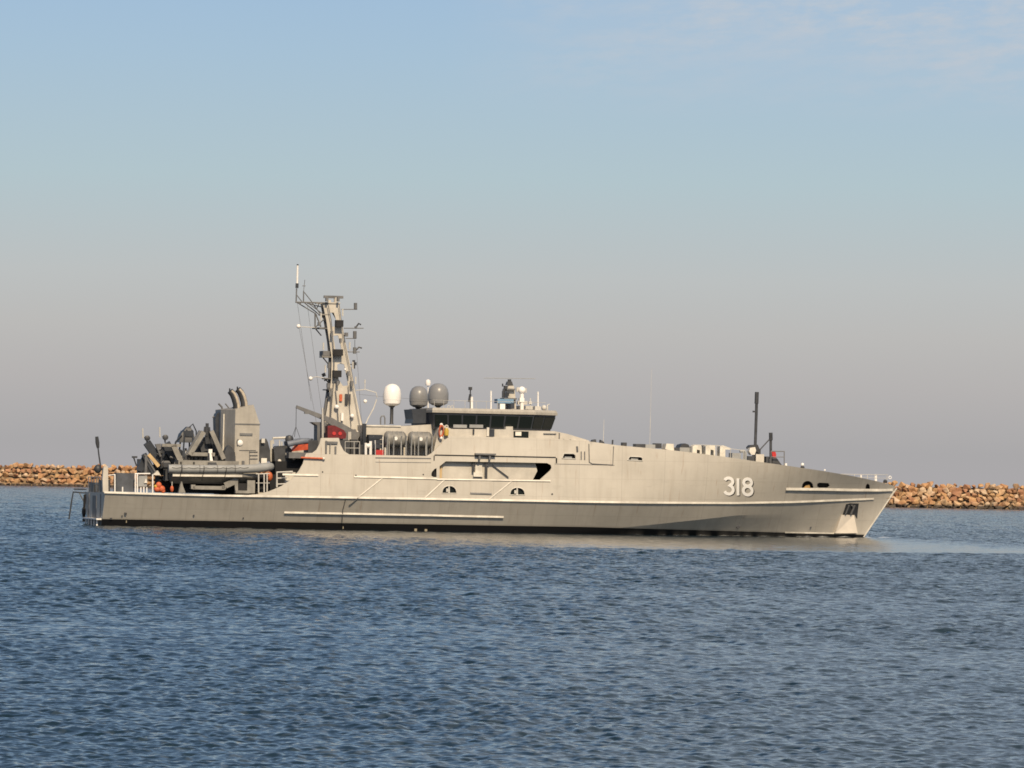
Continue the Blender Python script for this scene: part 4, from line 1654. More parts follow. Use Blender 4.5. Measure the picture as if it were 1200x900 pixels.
part(mb, 'mast_cable', 'mid', ship)

# --- crane on the boat deck
mb = MB()
p0, p1, p2 = L(347, 476.5, -1.4), L(385, 492, -1.4), L(420, 512.5, -1.4)
mb.beam(p0, p1, 0.16, 0.20, (0, 0, 1), 0.26, 0.36)
mb.beam(p1, p2, 0.30, 0.46, (0, 0, 1), 0.36, 0.56)
mb.pbox(357, 480.5, 363, 485, -1.4, 0.2)
cr = part(mb, 'crane', 'mid', ship)
mb = MB()
mb.prod([(347.2, 477), (346.8, 500), (345, 512)], -1.4, 0.02)
mb.prod([(346.8, 500), (342, 513)], -1.4, 0.016)
mb.prod([(346.8, 500), (351.5, 513)], -1.4, 0.016)
part(mb, 'crane_cable', 'dark', cr)
mb = MB()
mb.ppoly([(400, 505), (417, 503), (420, 517), (413, 532), (402, 532)], -1.4, 0.9)
part(mb, 'crane_pedestal', 'mid', cr)
mb = MB()
mb.prod([(409.5, 532), (409.5, 506)], -1.95, 0.13)
part(mb, 'crane_ram', 'rail', cr)

# --- vent trunk, red hose cover, boat-deck clutter
mb = MB()
mb.ppoly([(366, 494.6), (384.6, 494.6), (382.8, 497.6), (381.6, 532), (371.5, 532), (371.8, 498.5)], -1.0, 1.2)
part(mb, 'vent_trunk', 'mid', ship)
mb = MB()
mb.prod([(378.0, 478), (378.6, 530)], -2.3, 0.055)
part(mb, 'boat_deck_post', 'rail', ship)
mb = MB()
mb.ppoly([(384, 499), (392, 498.5), (403, 504), (406, 508.5), (405, 514), (384, 514)], -2.6, 0.9)
part(mb, 'hose_reel_cover', 'red', ship)
mb = MB()
for x in (391.5, 398.5):
    mb.lathe(L(x, 508, -3.07), [(0.13, -0.03), (0.13, 0.03)], 10, 'y')
part(mb, 'reel_hub', 'redbright', ship)
mb = MB()
mb.pbox(383.5, 517.5, 395.8, 520.0, -4.71, 0.06)
mb.pbox(381.0, 516.5, 383.4, 531.5, -4.71, 0.04)
mb.pbox(386.0, 520.5, 387.4, 531.5, -4.71, 0.04)
mb.pbox(392.0, 523, 394.4, 532.0, -4.71, 0.03)
part(mb, 'bulwark_door', 'mid', ship)
mb = MB()
for (x0, y0, x1, y1, yy, d) in ((398, 516, 410, 532.5, -2.6, 0.7), (411, 515, 419, 532.5, -2.2, 0.8), (419.5, 521, 427, 532.5, -2.9, 0.7), (505, 520, 511, 531, -3.2, 0.5), (361, 516, 373, 531, -2.0, 1.6)):
    mb.pbox(x0, y0, x1, y1, yy, d)
part(mb, 'boat_deck_gear', 'dark', ship)
mb = MB()
mb.pbox(424.8, 496.5, 429.4, 531, -3.1, 0.35)
part(mb, 'exhaust_post', 'navy', ship)
mb = MB()
for y0 in (509.6, 515.2, 520.6):
    mb.pbox(432.2, y0, 448.5, y0 + 4.6, -3.55, 0.8)
part(mb, 'stowed_mattress_rack', 'navy', ship)
mb = MB()
mb.prod([(428.6, 533), (428.6, 519)], -4.2, 0.09)
mb.prod([(434.2, 533), (434.2, 517)], -4.2, 0.10)
mb.ball(L(431.4, 522.5, -4.2), 0.17)
mb.prod([(439.6, 533), (439.6, 516)], -4.3, 0.03)
mb.prod([(448.6, 533), (448.6, 512)], -4.3, 0.03)
part(mb, 'bollard_post', 'white', ship)
mb = MB()
mb.pbox(440.5, 527.4, 449.5, 533.4, -4.1, 0.45)
part(mb, 'fire_box', 'redbright', ship)
mb = MB()
mb.pbox(450.5, 524.4, 453.6, 533.4, -4.1, 0.3)
part(mb, 'fire_box_panel', 'light', ship)
mb = MB()
for px in (404.5, 415, 421.5, 440, 456, 470, 486, 499):
    mb.prod([(px, 533.5), (px, 517.5)], -4.5, 0.022, 5)
for yy in (517.5, 525):
    mb.prod([(404.5, yy), (421.5, yy + 0.2)], -4.5, 0.02, 5)
part(mb, 'boat_deck_rail', 'rail', ship)
mb = MB()
hull_patch(mb, [(440, 535.8), (505, 536.6), (505, 537.8), (440, 537.0)], 0.02, 0.03)
part(mb, 'deck_edge_band', 'mid', ship)

# --- funnel with two exhaust pipes
yS = -2.6
F_ = lambda px, py: L(px, py, yS)
zf0 = 2.28
xa, xb2 = F_(275.5, 500).x, F_(304.2, 500).x
zt_a, zt_b, zsh = F_(275.5, 479.6).z, F_(297, 474.2).z, F_(304, 496).z
mb = MB()
xaft = xa - 0.62


def funnel_ring(zz):
    u = max(0, (zz - zsh) / (zt_b - zsh))
    xf = xb2 - u * (xb2 - F_(297, 474.2).x)
    return [Vector((xa, yS, zz)), Vector((xf, yS, zz)), Vector((xf, 2.4, zz)), Vector((xaft + 0.1, 2.4, zz)), Vector((xaft, yS + 2.2, zz))]


r_top = funnel_ring(zt_b)
for v_ in r_top:
    v_.z = zt_a + (zt_b - zt_a) * max(0, min(1.3, (v_.x - xa) / (F_(297, 474).x - xa)))
mb.loft([funnel_ring(zf0), funnel_ring(zsh), r_top])
fun = part(mb, 'funnel', 'stack', ship)
mb = MB()
z1 = F_(280, 496.8).z
mb.box((xa - 0.03, yS - 0.03, z1 - 0.05), (xb2 + 0.04, yS + 0.02, z1 + 0.04))
part(mb, 'funnel_band', 'mid', fun)
mb = MB()
mb.pbox(281, 507.8, 296, 510.2, yS - 0.03, 0.06)
part(mb, 'funnel_louvre', 'mid', fun)
mb = MB()
mb.lathe(L(281.2, 519, yS - 0.01), [(0.20, 0.02), (0.20, -0.06), (0.12, -0.12)], 14, 'y')
part(mb, 'funnel_lamp', 'white', fun)
mb = MB()
mb.prod([(278.5, 522), (278, 517), (279.2, 514.6)], yS - 0.05, 0.05)
mb.prod([(280.5, 527.6), (300, 527.8)], yS - 0.03, 0.02)
for yy in (529.5, 533.5, 537.5):
    mb.prod([(292, yy), (302, yy)], yS - 0.06, 0.022, 5)
mb.prod([(292.5, 528), (292.5, 545)], yS - 0.06, 0.022, 5)
mb.prod([(285, 540), (285, 546)], yS - 0.1, 0.1)
part(mb, 'funnel_rungs', 'mid', fun)
mb = MB()
for i, (bx, by) in enumerate(((277.6, 479.5), (286.6, 477.5))):
    yy = -2.0 + 0.1 * i
    pts = [(bx, by + 2), (bx - 0.6, by - 6), (bx - 2.6, by - 13), (bx - 5.0, by - 18), (bx - 8.2, by - 21.5)]
    mb2 = MB()
    mb2.tube([L(p[0], p[1], yy) for p in pts], [0.25, 0.25, 0.25, 0.24, 0.22], 12)
    ex = part(mb2, 'exhaust_pipe', 'dark', fun)
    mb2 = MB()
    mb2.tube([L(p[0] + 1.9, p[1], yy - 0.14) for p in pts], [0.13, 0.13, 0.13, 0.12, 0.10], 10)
    part(mb2, 'pale_pipe_strip', 'steel', ex)  # paler tube along the forward outer side of the dark pipe
    mb3 = MB()
    mb3.prod([(pts[-1][0] - 0.4, pts[-1][1] + 3.2), (pts[-1][0] - 0.2, pts[-1][1] - 3.0)], yy, 0.05)
    part(mb3, 'exhaust_lip', 'black', ex)
mb = MB()
mb.ppoly([(252.4, 489), (254, 484.5), (257.5, 482.8), (263, 481.4), (263.5, 545), (254, 545)], 0.9, 1.0)
part(mb, 'vent_trunk', 'navy', fun)
mb = MB()
mb.prod([(260.8, 482), (260, 477), (256, 473)], 0.6, 0.07)
mb.prod([(268.6, 481), (268, 478), (264, 473)], 0.0, 0.05)
mb.prod([(253, 492), (252.4, 486)], 1.0, 0.06)
mb.prod([(249, 489), (255, 487)], 1.0, 0.05)
mb.prod([(273, 481), (272.6, 477)], -0.8, 0.05)
part(mb, 'funnel_horn', 'mid', fun)
mb = MB()
mb.prod([(262.6, 485), (261.2, 545)], -0.9, 0.07)
part(mb, 'funnel_post', 'light', fun)
mb = MB()
mb.ppoly([(263.4, 545), (263, 530), (266, 524), (268.4, 521.5), (272, 524), (275.4, 530), (276.6, 545)], -2.3, 0.8)
part(mb, 'winch', 'dark', ship)

# --- boat davits
for pts, w in (([(222.0, 533), (238.5, 506)], 0.32), ([(247.5, 505), (262.0, 538)], 0.30), ([(203, 521.5), (213.5, 545)], 0.36)):
    mb = MB()
    mb.pbeam(pts[0], pts[1], -2.9, 0.34, w)
    d_ = part(mb, 'davit_arm', 'gear', ship)
    mb = MB()
    mb.pbeam((pts[0][0] - 2.5, pts[0][1] + 1), (pts[1][0] - 3.0, pts[1][1] - 0.5), -1.0, 0.34, w)
    part(mb, 'davit_arm', 'mid', ship)
mb = MB()
mb.pbox(224, 530.5, 252, 534.2, -2.9, 0.34)
mb.pbox(190, 520.4, 212, 523.4, -2.9, 0.34)
mb.pbox(209, 540.5, 280, 544.5, -2.9, 1.2)
part(mb, 'davit_beam', 'gear', ship)
mb = MB()
mb.prod([(242.5, 511), (242.8, 496)], -2.6, 0.12)
mb.prod([(239.5, 508), (240.5, 500)], -2.5, 0.09)
mb.prod([(246.0, 512), (245.0, 500.5)], -2.7, 0.08)
mb.prod([(246.5, 514), (241.5, 502)], -2.3, 0.08)
mb.prod([(243.5, 520), (243, 510)], -2.5, 0.20)
part(mb, 'davit_sheave', 'dark', ship)
mb = MB()
mb.pbox(244.5, 526.4, 248.8, 531, -3.3, 0.3)
mb.ppoly([(245.6, 531), (247.6, 531), (250.4, 543.5), (246.4, 543.5)], -3.3, 0.3)
part(mb, 'boat_light', 'white', ship)
mb = MB()
for px in (228, 233.5, 239, 251, 257.5, 268, 272.5):
    mb.pbox(px, 534.5, px + 3.6, 543.5, -2.2, 0.9)
mb.pbox(216, 533.5, 226, 541, -2.2, 0.9)
mb.ppoly([(234, 521), (238, 516), (243, 518), (244, 528), (236, 530)], -2.0, 0.5)
mb.ppoly([(248, 522), (252, 519), (257, 531), (252, 533)], -2.0, 0.5)
part(mb, 'davit_winch', 'dark', ship)

mb = MB()
for pts, yy in (([(226, 544), (227, 531), (231, 526), (236, 518), (240, 512), (246, 511), (250, 517), (256, 528), (260, 533), (262, 544)], -1.6),
                ([(206, 545), (206, 530), (210, 526), (213, 527), (216, 534), (222, 533), (222, 545)], -1.2),
                ([(186, 556), (187, 540), (192, 533), (197, 530), (203, 536), (205, 556)], -1.4)):
    mb.ppoly(pts, yy, 0.5)
part(mb, 'stowed_gear', 'navy', ship)
gr = random.Random(3)
for k in range(16):
    px = gr.uniform(166, 262)
    py = gr.uniform(531, 543) if px > 205 else gr.uniform(528, 548)
    mb = MB()
    w_, h_ = gr.uniform(1.5, 4.5), gr.uniform(2, 7)
    if k % 3 == 0:
        mb.prod([(px, py + 4), (px + gr.uniform(-3, 3), py - h_), (px + gr.uniform(-6, 6), py - h_ - 2)], -2.45 - 0.02 * k, 0.07)
    else:
        mb.pbox(px, py - h_, px + w_, py + 2, -2.45 - 0.02 * k, 0.3)
    part(mb, 'lashing_gear', gr.choice(['dark', 'mid', 'navy', 'gear', 'black', 'dark']), ship)

# aft-quarter launching frames
mb = MB()
for pts, w, yy in (([(172, 518.5), (191.5, 547)], 0.52, -2.0), ([(194, 519.5), (209, 546)], 0.60, -2.0), ([(171, 533), (163, 552)], 0.40, -2.6), ([(168.5, 532), (181, 556)], 0.34, -2.9),
                   ([(177, 525), (190, 556)], 0.5, -1.2), ([(197, 528), (186, 556)], 0.5, -1.0)):
    mb.pbeam(pts[0], pts[1], yy, 0.36, w)
mb.pbox(163, 545, 205, 556, -0.6, 1.0)
mb.pbox(161.5, 538, 168, 554, -1.8, 0.5)
lf = part(mb, 'launch_frame', 'navy', ship)
mb = MB()
mb.pbeam((174, 532.5), (186, 546.5), -3.05, 0.2, 0.24)
part(mb, 'frame_brace', 'ochre', lf)
mb = MB()
mb.prod([(171.2, 533), (170.8, 556)], -3.1, 0.10)
mb.prod([(169, 532.6), (183, 555)], -3.12, 0.06)
mb.ppoly([(182, 520.5), (188.5, 519.8), (189.8, 527), (186, 531)], -2.3, 0.3)
part(mb, 'frame_post', 'mid', lf)
for px, py in ((172.4, 513.5), (193.6, 512.6)):
    mb = MB()
    mb.prod([(px, 519), (px - 0.6, py)], -2.0, 0.06)
    mb.lathe(L(px + 0.2, py, -2.0), [(0.10, -0.16), (0.19, -0.12), (0.19, 0.12), (0.10, 0.16)], 12, 'y')
    mb.prod([(px - 3.6, py - 1), (px + 1, py - 0.4)], -2.0, 0.035)
    part(mb, 'frame_sheave', 'dark', lf)
for px, y0, y1 in ((167.5, 502, 512), (187.4, 500.5, 511)):
    mb = MB()
    mb.prod([(px, y1 + 1.5), (px - 0.3, y0)], -2.0, 0.05)
    part(mb, 'frame_aerial', 'rail', lf)
mb = MB()
mb.prod([(160, 546), (156.4, 535.6)], -2.2, 0.05)
mb.pbox(155.2, 534.6, 161, 536.6, -2.2, 0.3)
part(mb, 'stern_light', 'dark', ship)

# --- aft deckhouse blocks below the boats, painted near-black for the shade there
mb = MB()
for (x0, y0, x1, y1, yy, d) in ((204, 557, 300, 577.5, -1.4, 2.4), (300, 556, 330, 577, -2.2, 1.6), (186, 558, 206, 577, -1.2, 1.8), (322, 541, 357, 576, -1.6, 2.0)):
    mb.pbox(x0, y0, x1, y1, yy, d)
part(mb, 'aft_shade_block', 'void', ship)
mb = MB()
mb.pbox(226, 569.8, 264, 573.4, -4.0, 0.5)
mb.pbox(224, 568.0, 229, 573, -4.0, 0.5)
mb.pbox(260, 569.0, 265, 573, -4.0, 0.5)
mb.ppoly([(262, 566), (276, 560), (279, 561), (279, 577), (276, 577), (275, 568), (266, 572)], -3.9, 0.3)
mb.pbox(276, 575.0, 292, 578, -3.9, 0.6)
mb.pbox(289.6, 563, 299, 578, -3.9, 0.5)
mb.ppoly([(209.4, 577.6), (211.6, 567.5), (213.2, 564), (214.6, 570), (217.6, 577.6)], -4.2, 0.4)
part(mb, 'boat_cradle', 'gear', ship)
mb = MB()
mb.pbox(279.5, 566.5, 289.4, 574.6, -3.75, 0.3)
part(mb, 'cradle_winch', 'black', ship)
mb = MB()
for px in (303, 309.5, 313):
    mb.prod([(px, 577.5), (px, 555)], -4.3, 0.05)
mb.prod([(300, 555.5), (316, 555)], -4.3, 0.04)
mb.prod([(300, 566), (316, 566)], -4.3, 0.025)
part(mb, 'aft_rail', 'rail', ship)
mb = MB()
mb.prod([(324.5, 571), (324.5, 553.5), (343, 552.8)], -4.35, 0.07)
mb.prod([(325, 560.5), (336, 560)], -4.35, 0.05)
mb.prod([(325, 567.5), (334, 567)], -4.35, 0.05)
part(mb, 'ladder_frame', 'rail', ship)
mb = MB()
mb.ppoly([(334, 553.4), (346.5, 553.4), (345, 561), (340, 566), (334.5, 567)], -3.9, 0.5)
part(mb, 'stowage_bin', 'light', ship)
mb = MB()
mb.ppoly([(303, 519), (306, 515.5), (312, 514), (314, 518), (316.5, 528), (317, 541), (303, 541)], -1.6, 1.0)
mb.ppoly([(321, 526), (326, 522.5), (338, 522), (342, 527), (343, 541), (322, 541)], -1.4, 1.4)
mb.pbox(343, 536, 357, 560, -1.4, 1.2)
part(mb, 'deck_winch', 'dark', ship)
mb = MB()
mb.prod([(318, 541), (318, 516)], -1.2, 0.10)
mb.prod([(320, 520), (320, 513.6), (336, 513)], -1.0, 0.10)
mb.pbox(306.4, 514, 310.6, 519, -2.2, 0.3)
mb.prod([(327.6, 527), (327.6, 516)], -1.6, 0.05)
mb.prod([(330.2, 527), (330.2, 517.5)], -1.6, 0.05)
part(mb, 'deck_frame', 'rail', ship)
mb = MB()
mb.pbox(306, 537, 312.8, 543.4, -2.3, 0.5)
mb.ball(L(327.5, 540.4, -2.3), 0.14)
mb.ball(L(337, 532.3, -2.3), 0.16)
mb.ball(L(344.4, 537.6, -2.3), 0.12)
part(mb, 'deck_box', 'light', ship)
mb = MB()
mb.pbox(338.5, 530.6, 373, 536.8, -2.7, 1.4)
part(mb, 'boat_chock', 'mid', ship)

# --- stern: bulwark post, rails, staff, steps
mb = MB()
mb.ppoly([(120.6, 576.5), (120.2, 561), (121.4, 548), (126.6, 546), (127.0, 576.5)], -4.4, 0.5)
part(mb, 'stern_post', 'grey', ship)
mb = MB()
for px, y0 in ((134.6, 556), (158.6, 555), (161, 555), (178.9, 556), (143.6, 570.5), (165, 571), (168.5, 570.5), (172, 571)):
    mb.prod([(px, 577.4), (px, y0)], -4.55, 0.05)
mb.prod([(158, 555.2), (176, 555)], -4.55, 0.05)
mb.prod([(127, 557), (135, 556)], -4.55, 0.03)
part(mb, 'stern_rail', 'white', ship)
mb = MB()
mb.pbox(136, 554.5, 157.5, 576, -3.4, 1.2)
part(mb, 'deck_locker', paint('blue grey locker', (0.075, 0.085, 0.105), var=0.25), ship)
mb = MB()
mb.pbox(162.4, 557, 172.5, 570, -4.2, 0.5)
part(mb, 'deck_locker', 'tube', ship)
mb = MB()
mb.ppoly([(169, 566), (171, 560.5), (173, 566)], -4.5, 0.1)
mb.ppoly([(179.5, 556.5), (185, 551.5), (188.5, 557)], -3.2, 0.6)
part(mb, 'canvas_cover', 'light', ship)
mb = MB()
mb.tube([L(118.4, 550, -2.0), L(116, 534, -2.0), L(113.6, 514, -2.0)], [0.055, 0.05, 0.045], 8)
st_ = part(mb, 'ensign_staff', 'dark', ship)
mb = MB()
mb.tube([L(114.9, 525, -2.0), L(114.2, 519, -2.0), L(113.4, 511.6, -2.0)], [0.09, 0.14, 0.11], 8)
part(mb, 'furled_ensign', 'dark', st_)
mb = MB()
mb.ball(L(114.6, 549.5, -2.0), 0.26, 14, (1, 1, 1.15))
part(mb, 'stern_capstan', 'dark', ship)
mb = MB()
for y in (-3.9, -2.6, -1.3, 0.0, 1.3, 2.6, 3.9):
    q = 2.28
    mb.tube([(0.12, y, q), (0.12, y, q + 1.05)], 0.03, 6)
mb.tube([(0.12, -3.9, 3.33), (0.12, 3.9, 3.33)], 0.03, 6)
mb.tube([(0.12, -3.9, 2.85), (0.12, 3.9, 2.85)], 0.02, 6)
part(mb, 'transom_rail', 'rail', ship)
mb = MB()
mb.box((0.1, -2.4, 2.28), (0.7, -0.9, 3.15))
mb.box((0.1, 1.2, 2.28), (0.7, 3.4, 2.95))
part(mb, 'towing_bitts', 'dark', ship)
mb = MB()
mb.box((-0.35, -3.3, 0.42), (0.0, 3.3, 0.52))
for y in (-2.9, -1.6, -0.3, 1.0, 2.3):
    mb.box((-0.3, y - 0.06, 0.02), (-0.2, y + 0.06, 0.42))
part(mb, 'swim_step', 'white', ship)
mb = MB()
mb.box((-0.03, -0.9, 0.55), (0.0, 0.9, 2.05))
mb.box((-0.05, 2.5, 0.5), (0.0, 2.7, 2.2))
mb.box((-0.05, -2.9, 0.5), (0.0, -2.75, 2.2))
part(mb, 'transom_door', 'mid', ship)
mb = MB()
mb.tube([(0.1, 4.75, 2.2), (-0.75, 5.2, 2.25), (-0.85, 5.2, 1.6), (-1.0, 5.25, 0.35)], 0.055, 6)
mb.tube([(0.1, 4.75, 2.45), (-0.7, 5.2, 2.45)], 0.05, 6)
mb.tube([(-0.35, 4.95, 2.2), (0.0, 4.7, 1.5)], 0.04, 6)
part(mb, 'stern_boom', 'dark', ship)
mb = MB()
mb.tube([(-0.12, 3.9, 2.1), (-0.16, 3.95, 0.2)], 0.09, 8)
mb.ball((-0.15, 3.95, 0.9), 0.22, 12, (0.7, 0.7, 1.8))
part(mb, 'stern_fender', 'black', ship)

# --- foredeck gear
mb = MB()
mb.prod([(885.0, 524), (885.8, 500), (886.4, 482), (886.6, 470), (887.0, 459.6)], 0.0, 0.11, 8)
fm = part(mb, 'jack_mast', 'dark', ship)
mb = MB()
mb.prod([(886.5, 473), (887.0, 459.4)], 0.0, 0.15, 8)
mb.pbox(882.6, 481.4, 887.4, 483.2, 0.0, 0.16)
part(mb, 'mast_lamp', 'dark', fm)
mb = MB()
mb.ppoly([(877.5, 524), (880, 521.5), (888, 521), (890.5, 527), (889.6, 531), (884, 528), (878, 526)], 0.0, 0.7)
mb.pbox(876.4, 534.5, 884.2, 541, -0.4, 1.2)
mb.pbox(886, 527, 891.5, 532.5, 0.1, 0.7)
part(mb, 'windlass', 'dark', ship)
mb = MB()
mb.ppoly([(878, 529), (879, 525), (885, 524), (886, 528), (884.5, 533), (880.5, 533)], -0.5, 0.6)
part(mb, 'windlass_cover', 'light', ship)
mb = MB()
mb.pbox(885.8, 532.4, 895.4, 545, -0.5, 1.0)
part(mb, 'foredeck_locker', 'grey', ship)
mb = MB()
mb.prod([(867, 529), (872.5, 528.6), (873.4, 530.6), (873.2, 541)], -1.2, 0.12)
mb.prod([(867, 532), (867.6, 541)], -1.2, 0.06)
part(mb, 'mushroom_vent', 'tube', ship)
mb = MB()
mb.prod([(903.4, 516), (903.2, 507)], 0.0, 0.14, 8)
mb.prod([(903.2, 545), (903.2, 516)], 0.0, 0.10, 8)
mb.prod([(890.5, 527), (902.5, 514)], 0.0, 0.045)
part(mb, 'hose_davit', 'dark', ship)
mb = MB()
mb.ppoly([(904.6, 530), (908.4, 528.2), (909.8, 533), (909, 537), (905.4, 535.4)], -0.6, 0.5)
part(mb, 'hydrant_cover', 'redbright', ship)
mb = MB()
mb.pbox(897.6, 535, 903.6, 545, -0.6, 0.9)
mb.ppoly([(905, 536), (910, 536.4), (917, 546), (905, 546)], -0.6, 0.6)
part(mb, 'capstan', 'dark', ship)
mb = MB()
for px in (903.5, 919.0):
    mb.prod([(px, 546), (px, 528.6)], -1.6, 0.035)
mb.prod([(903.5, 528.8), (919, 529.0)], -1.6, 0.04)
mb.prod([(903.5, 535.4), (919, 535.6)], -1.6, 0.03)
part(mb, 'foredeck_rail', 'mid', ship)
mb = MB()
mb.ppoly([(779.5, 526), (781, 519.8), (789.4, 520.2), (790, 528.5), (784, 527.8)], -2.2, 1.0)
part(mb, 'foredeck_hatch', 'cream', ship)
for x0, x1 in ((811.4, 822.4), (826.6, 838.4)):
    mb = MB()
    mb.ppoly([(x0, 534), (x0 + 0.6, 523), (x0 + 2.5, 521.6), (x1 - 0.6, 521.8), (x1, 524), (x1, 535), (x1 - 2, 535), (x1 - 2, 527.6), (x1 - 5.6, 526.8), (x1 - 6, 535)], -2.2, 0.8)
    part(mb, 'vent_cowl', 'cream', ship)
mb = MB()
mb.ppoly([(843.4, 536), (844, 523), (847, 521.8), (856.6, 525.4), (856.6, 526.8), (850, 526.8), (850, 537)], -2.2, 0.8)
part(mb, 'vent_cowl', 'cream', ship)
mb = MB()
for x0, x1 in ((816, 819), (836.2, 838), (846.8, 850)):
    mb.pbox(x0, 527.4, x1, 536, -1.9, 0.4)
mb.ppoly([(823.6, 522), (826.2, 521.4), (826.4, 534), (823, 534)], -1.8, 0.4)
part(mb, 'cowl_grille', 'mid', ship)
mb = MB()
mb.ppoly([(796.6, 524.6), (798.6, 521), (803, 519.6), (807, 521), (808.6, 524.6)], -1.0, 1.2)
mb.pbox(768, 519.6, 775.4, 525.2, -1.0, 0.8)
mb.ppoly([(693, 518.6), (695, 515.4), (698.4, 514.8), (699, 518.8)], -2.0, 0.5)
mb.ppoly([(703.6, 519.4), (704, 515.4), (708, 518), (708.6, 520)], -2.0, 0.4)
mb.prod([(717.6, 521), (718, 515.5)], -2.0, 0.06)
mb.pbox(729.6, 518.6, 734.6, 522.6, -2.0, 0.5)
mb.pbox(745, 520.4, 756.4, 524.2, -2.0, 0.8)
mb.pbox(789.6, 524.6, 796.4, 528.8, -1.8, 0.5)
part(mb, 'foredeck_fitting', 'dark', ship)
mb = MB()
mb.pbox(756.4, 521, 768, 525.2, -1.8, 0.9)
mb.pbox(796.6, 524.6, 810, 530, -1.2, 1.2)
mb.pbox(858, 531.0, 868, 538.6, -1.4, 0.9)
part(mb, 'foredeck_skylight', 'tube', ship)
mb = MB()
mb.prod([(761.4, 522), (762.0, 500), (762.2, 490)], 0.0, [0.012, 0.02, 0.02], 8)
mb.prod([(762.2, 490), (763.6, 432)], 0.0, [0.013, 0.008], 8)
part(mb, 'whip_antenna', 'rail', ship)
mb = MB()
mb.prod([(707, 518), (707.8, 492)], 1.0, [0.02, 0.012], 8)
part(mb, 'whip_antenna', 'rail', ship)
mb = MB()
for px, yt in ((812, 521), (828, 521), (841, 522), (857, 526), (872, 528), (985, 555.4), (1000, 556), (1016, 556), (1040, 557)):
    q = LH(px, yt + 14)
    base = ztop(q.x) - 0.08
    mb.tube([(q.x, -max(hb(q.x, base) - 0.25, 0), base), (q.x, -max(hb(q.x, base) - 0.25, 0), L(px, yt, -max(hb(q.x, base) - 0.25, 0)).z)], 0.022, 5)
mb.prod([(985, 555.6, -2.4), (1016, 556.2, -1.5), (1041, 556.4, -0.4)], -1, 0.02, 5)
mb.prod([(985, 558.4, -2.4), (1016, 559.6, -1.5), (1041, 560.6, -0.4)], -1, 0.014, 5)
mb.prod([(812, 521), (841, 522), (857, 526), (872, 528)], -3.9, 0.018, 5)
part(mb, 'guard_rail', 'rail', ship)
mb = MB()
mb.prod([(1026.2, 566), (1026.2, 555.8)], -0.9, 0.10, 8)
mb.prod([(1009, 561), (1009, 556)], -1.2, 0.06, 8)
mb.prod([(921, 547), (921, 543)], -1.5, 0.09, 8)
mb.ball(L(940.4, 544.4, -1.5), 0.12)
mb.ball(L(966.5, 551, -1.4), 0.07)
mb.torus(L(1043, 559.6, -0.1), 0.10, 0.03, 'y', 12, 5)
part(mb, 'bow_bollard', 'white', ship)
mb = MB()
mb.lathe(L(940.4, 547.8, -1.5), [(0.12, -0.1), (0.16, 0.02), (0.10, 0.1)], 10)
mb.lathe(L(1037.4, 563.6, -0.5), [(0.14, -0.16), (0.16, 0.0), (0.08, 0.1)], 10)
part(mb, 'bow_fitting', 'dark', ship)
mb = MB()
pts = [Vector((55.42 + 0.683 * zz + 0.01, 0, zz)) for zz in np.linspace(0.05, 3.6, 10)]
mb.tube(pts, 0.055, 8)
part(mb, 'stem_bar', 'rail', ship)


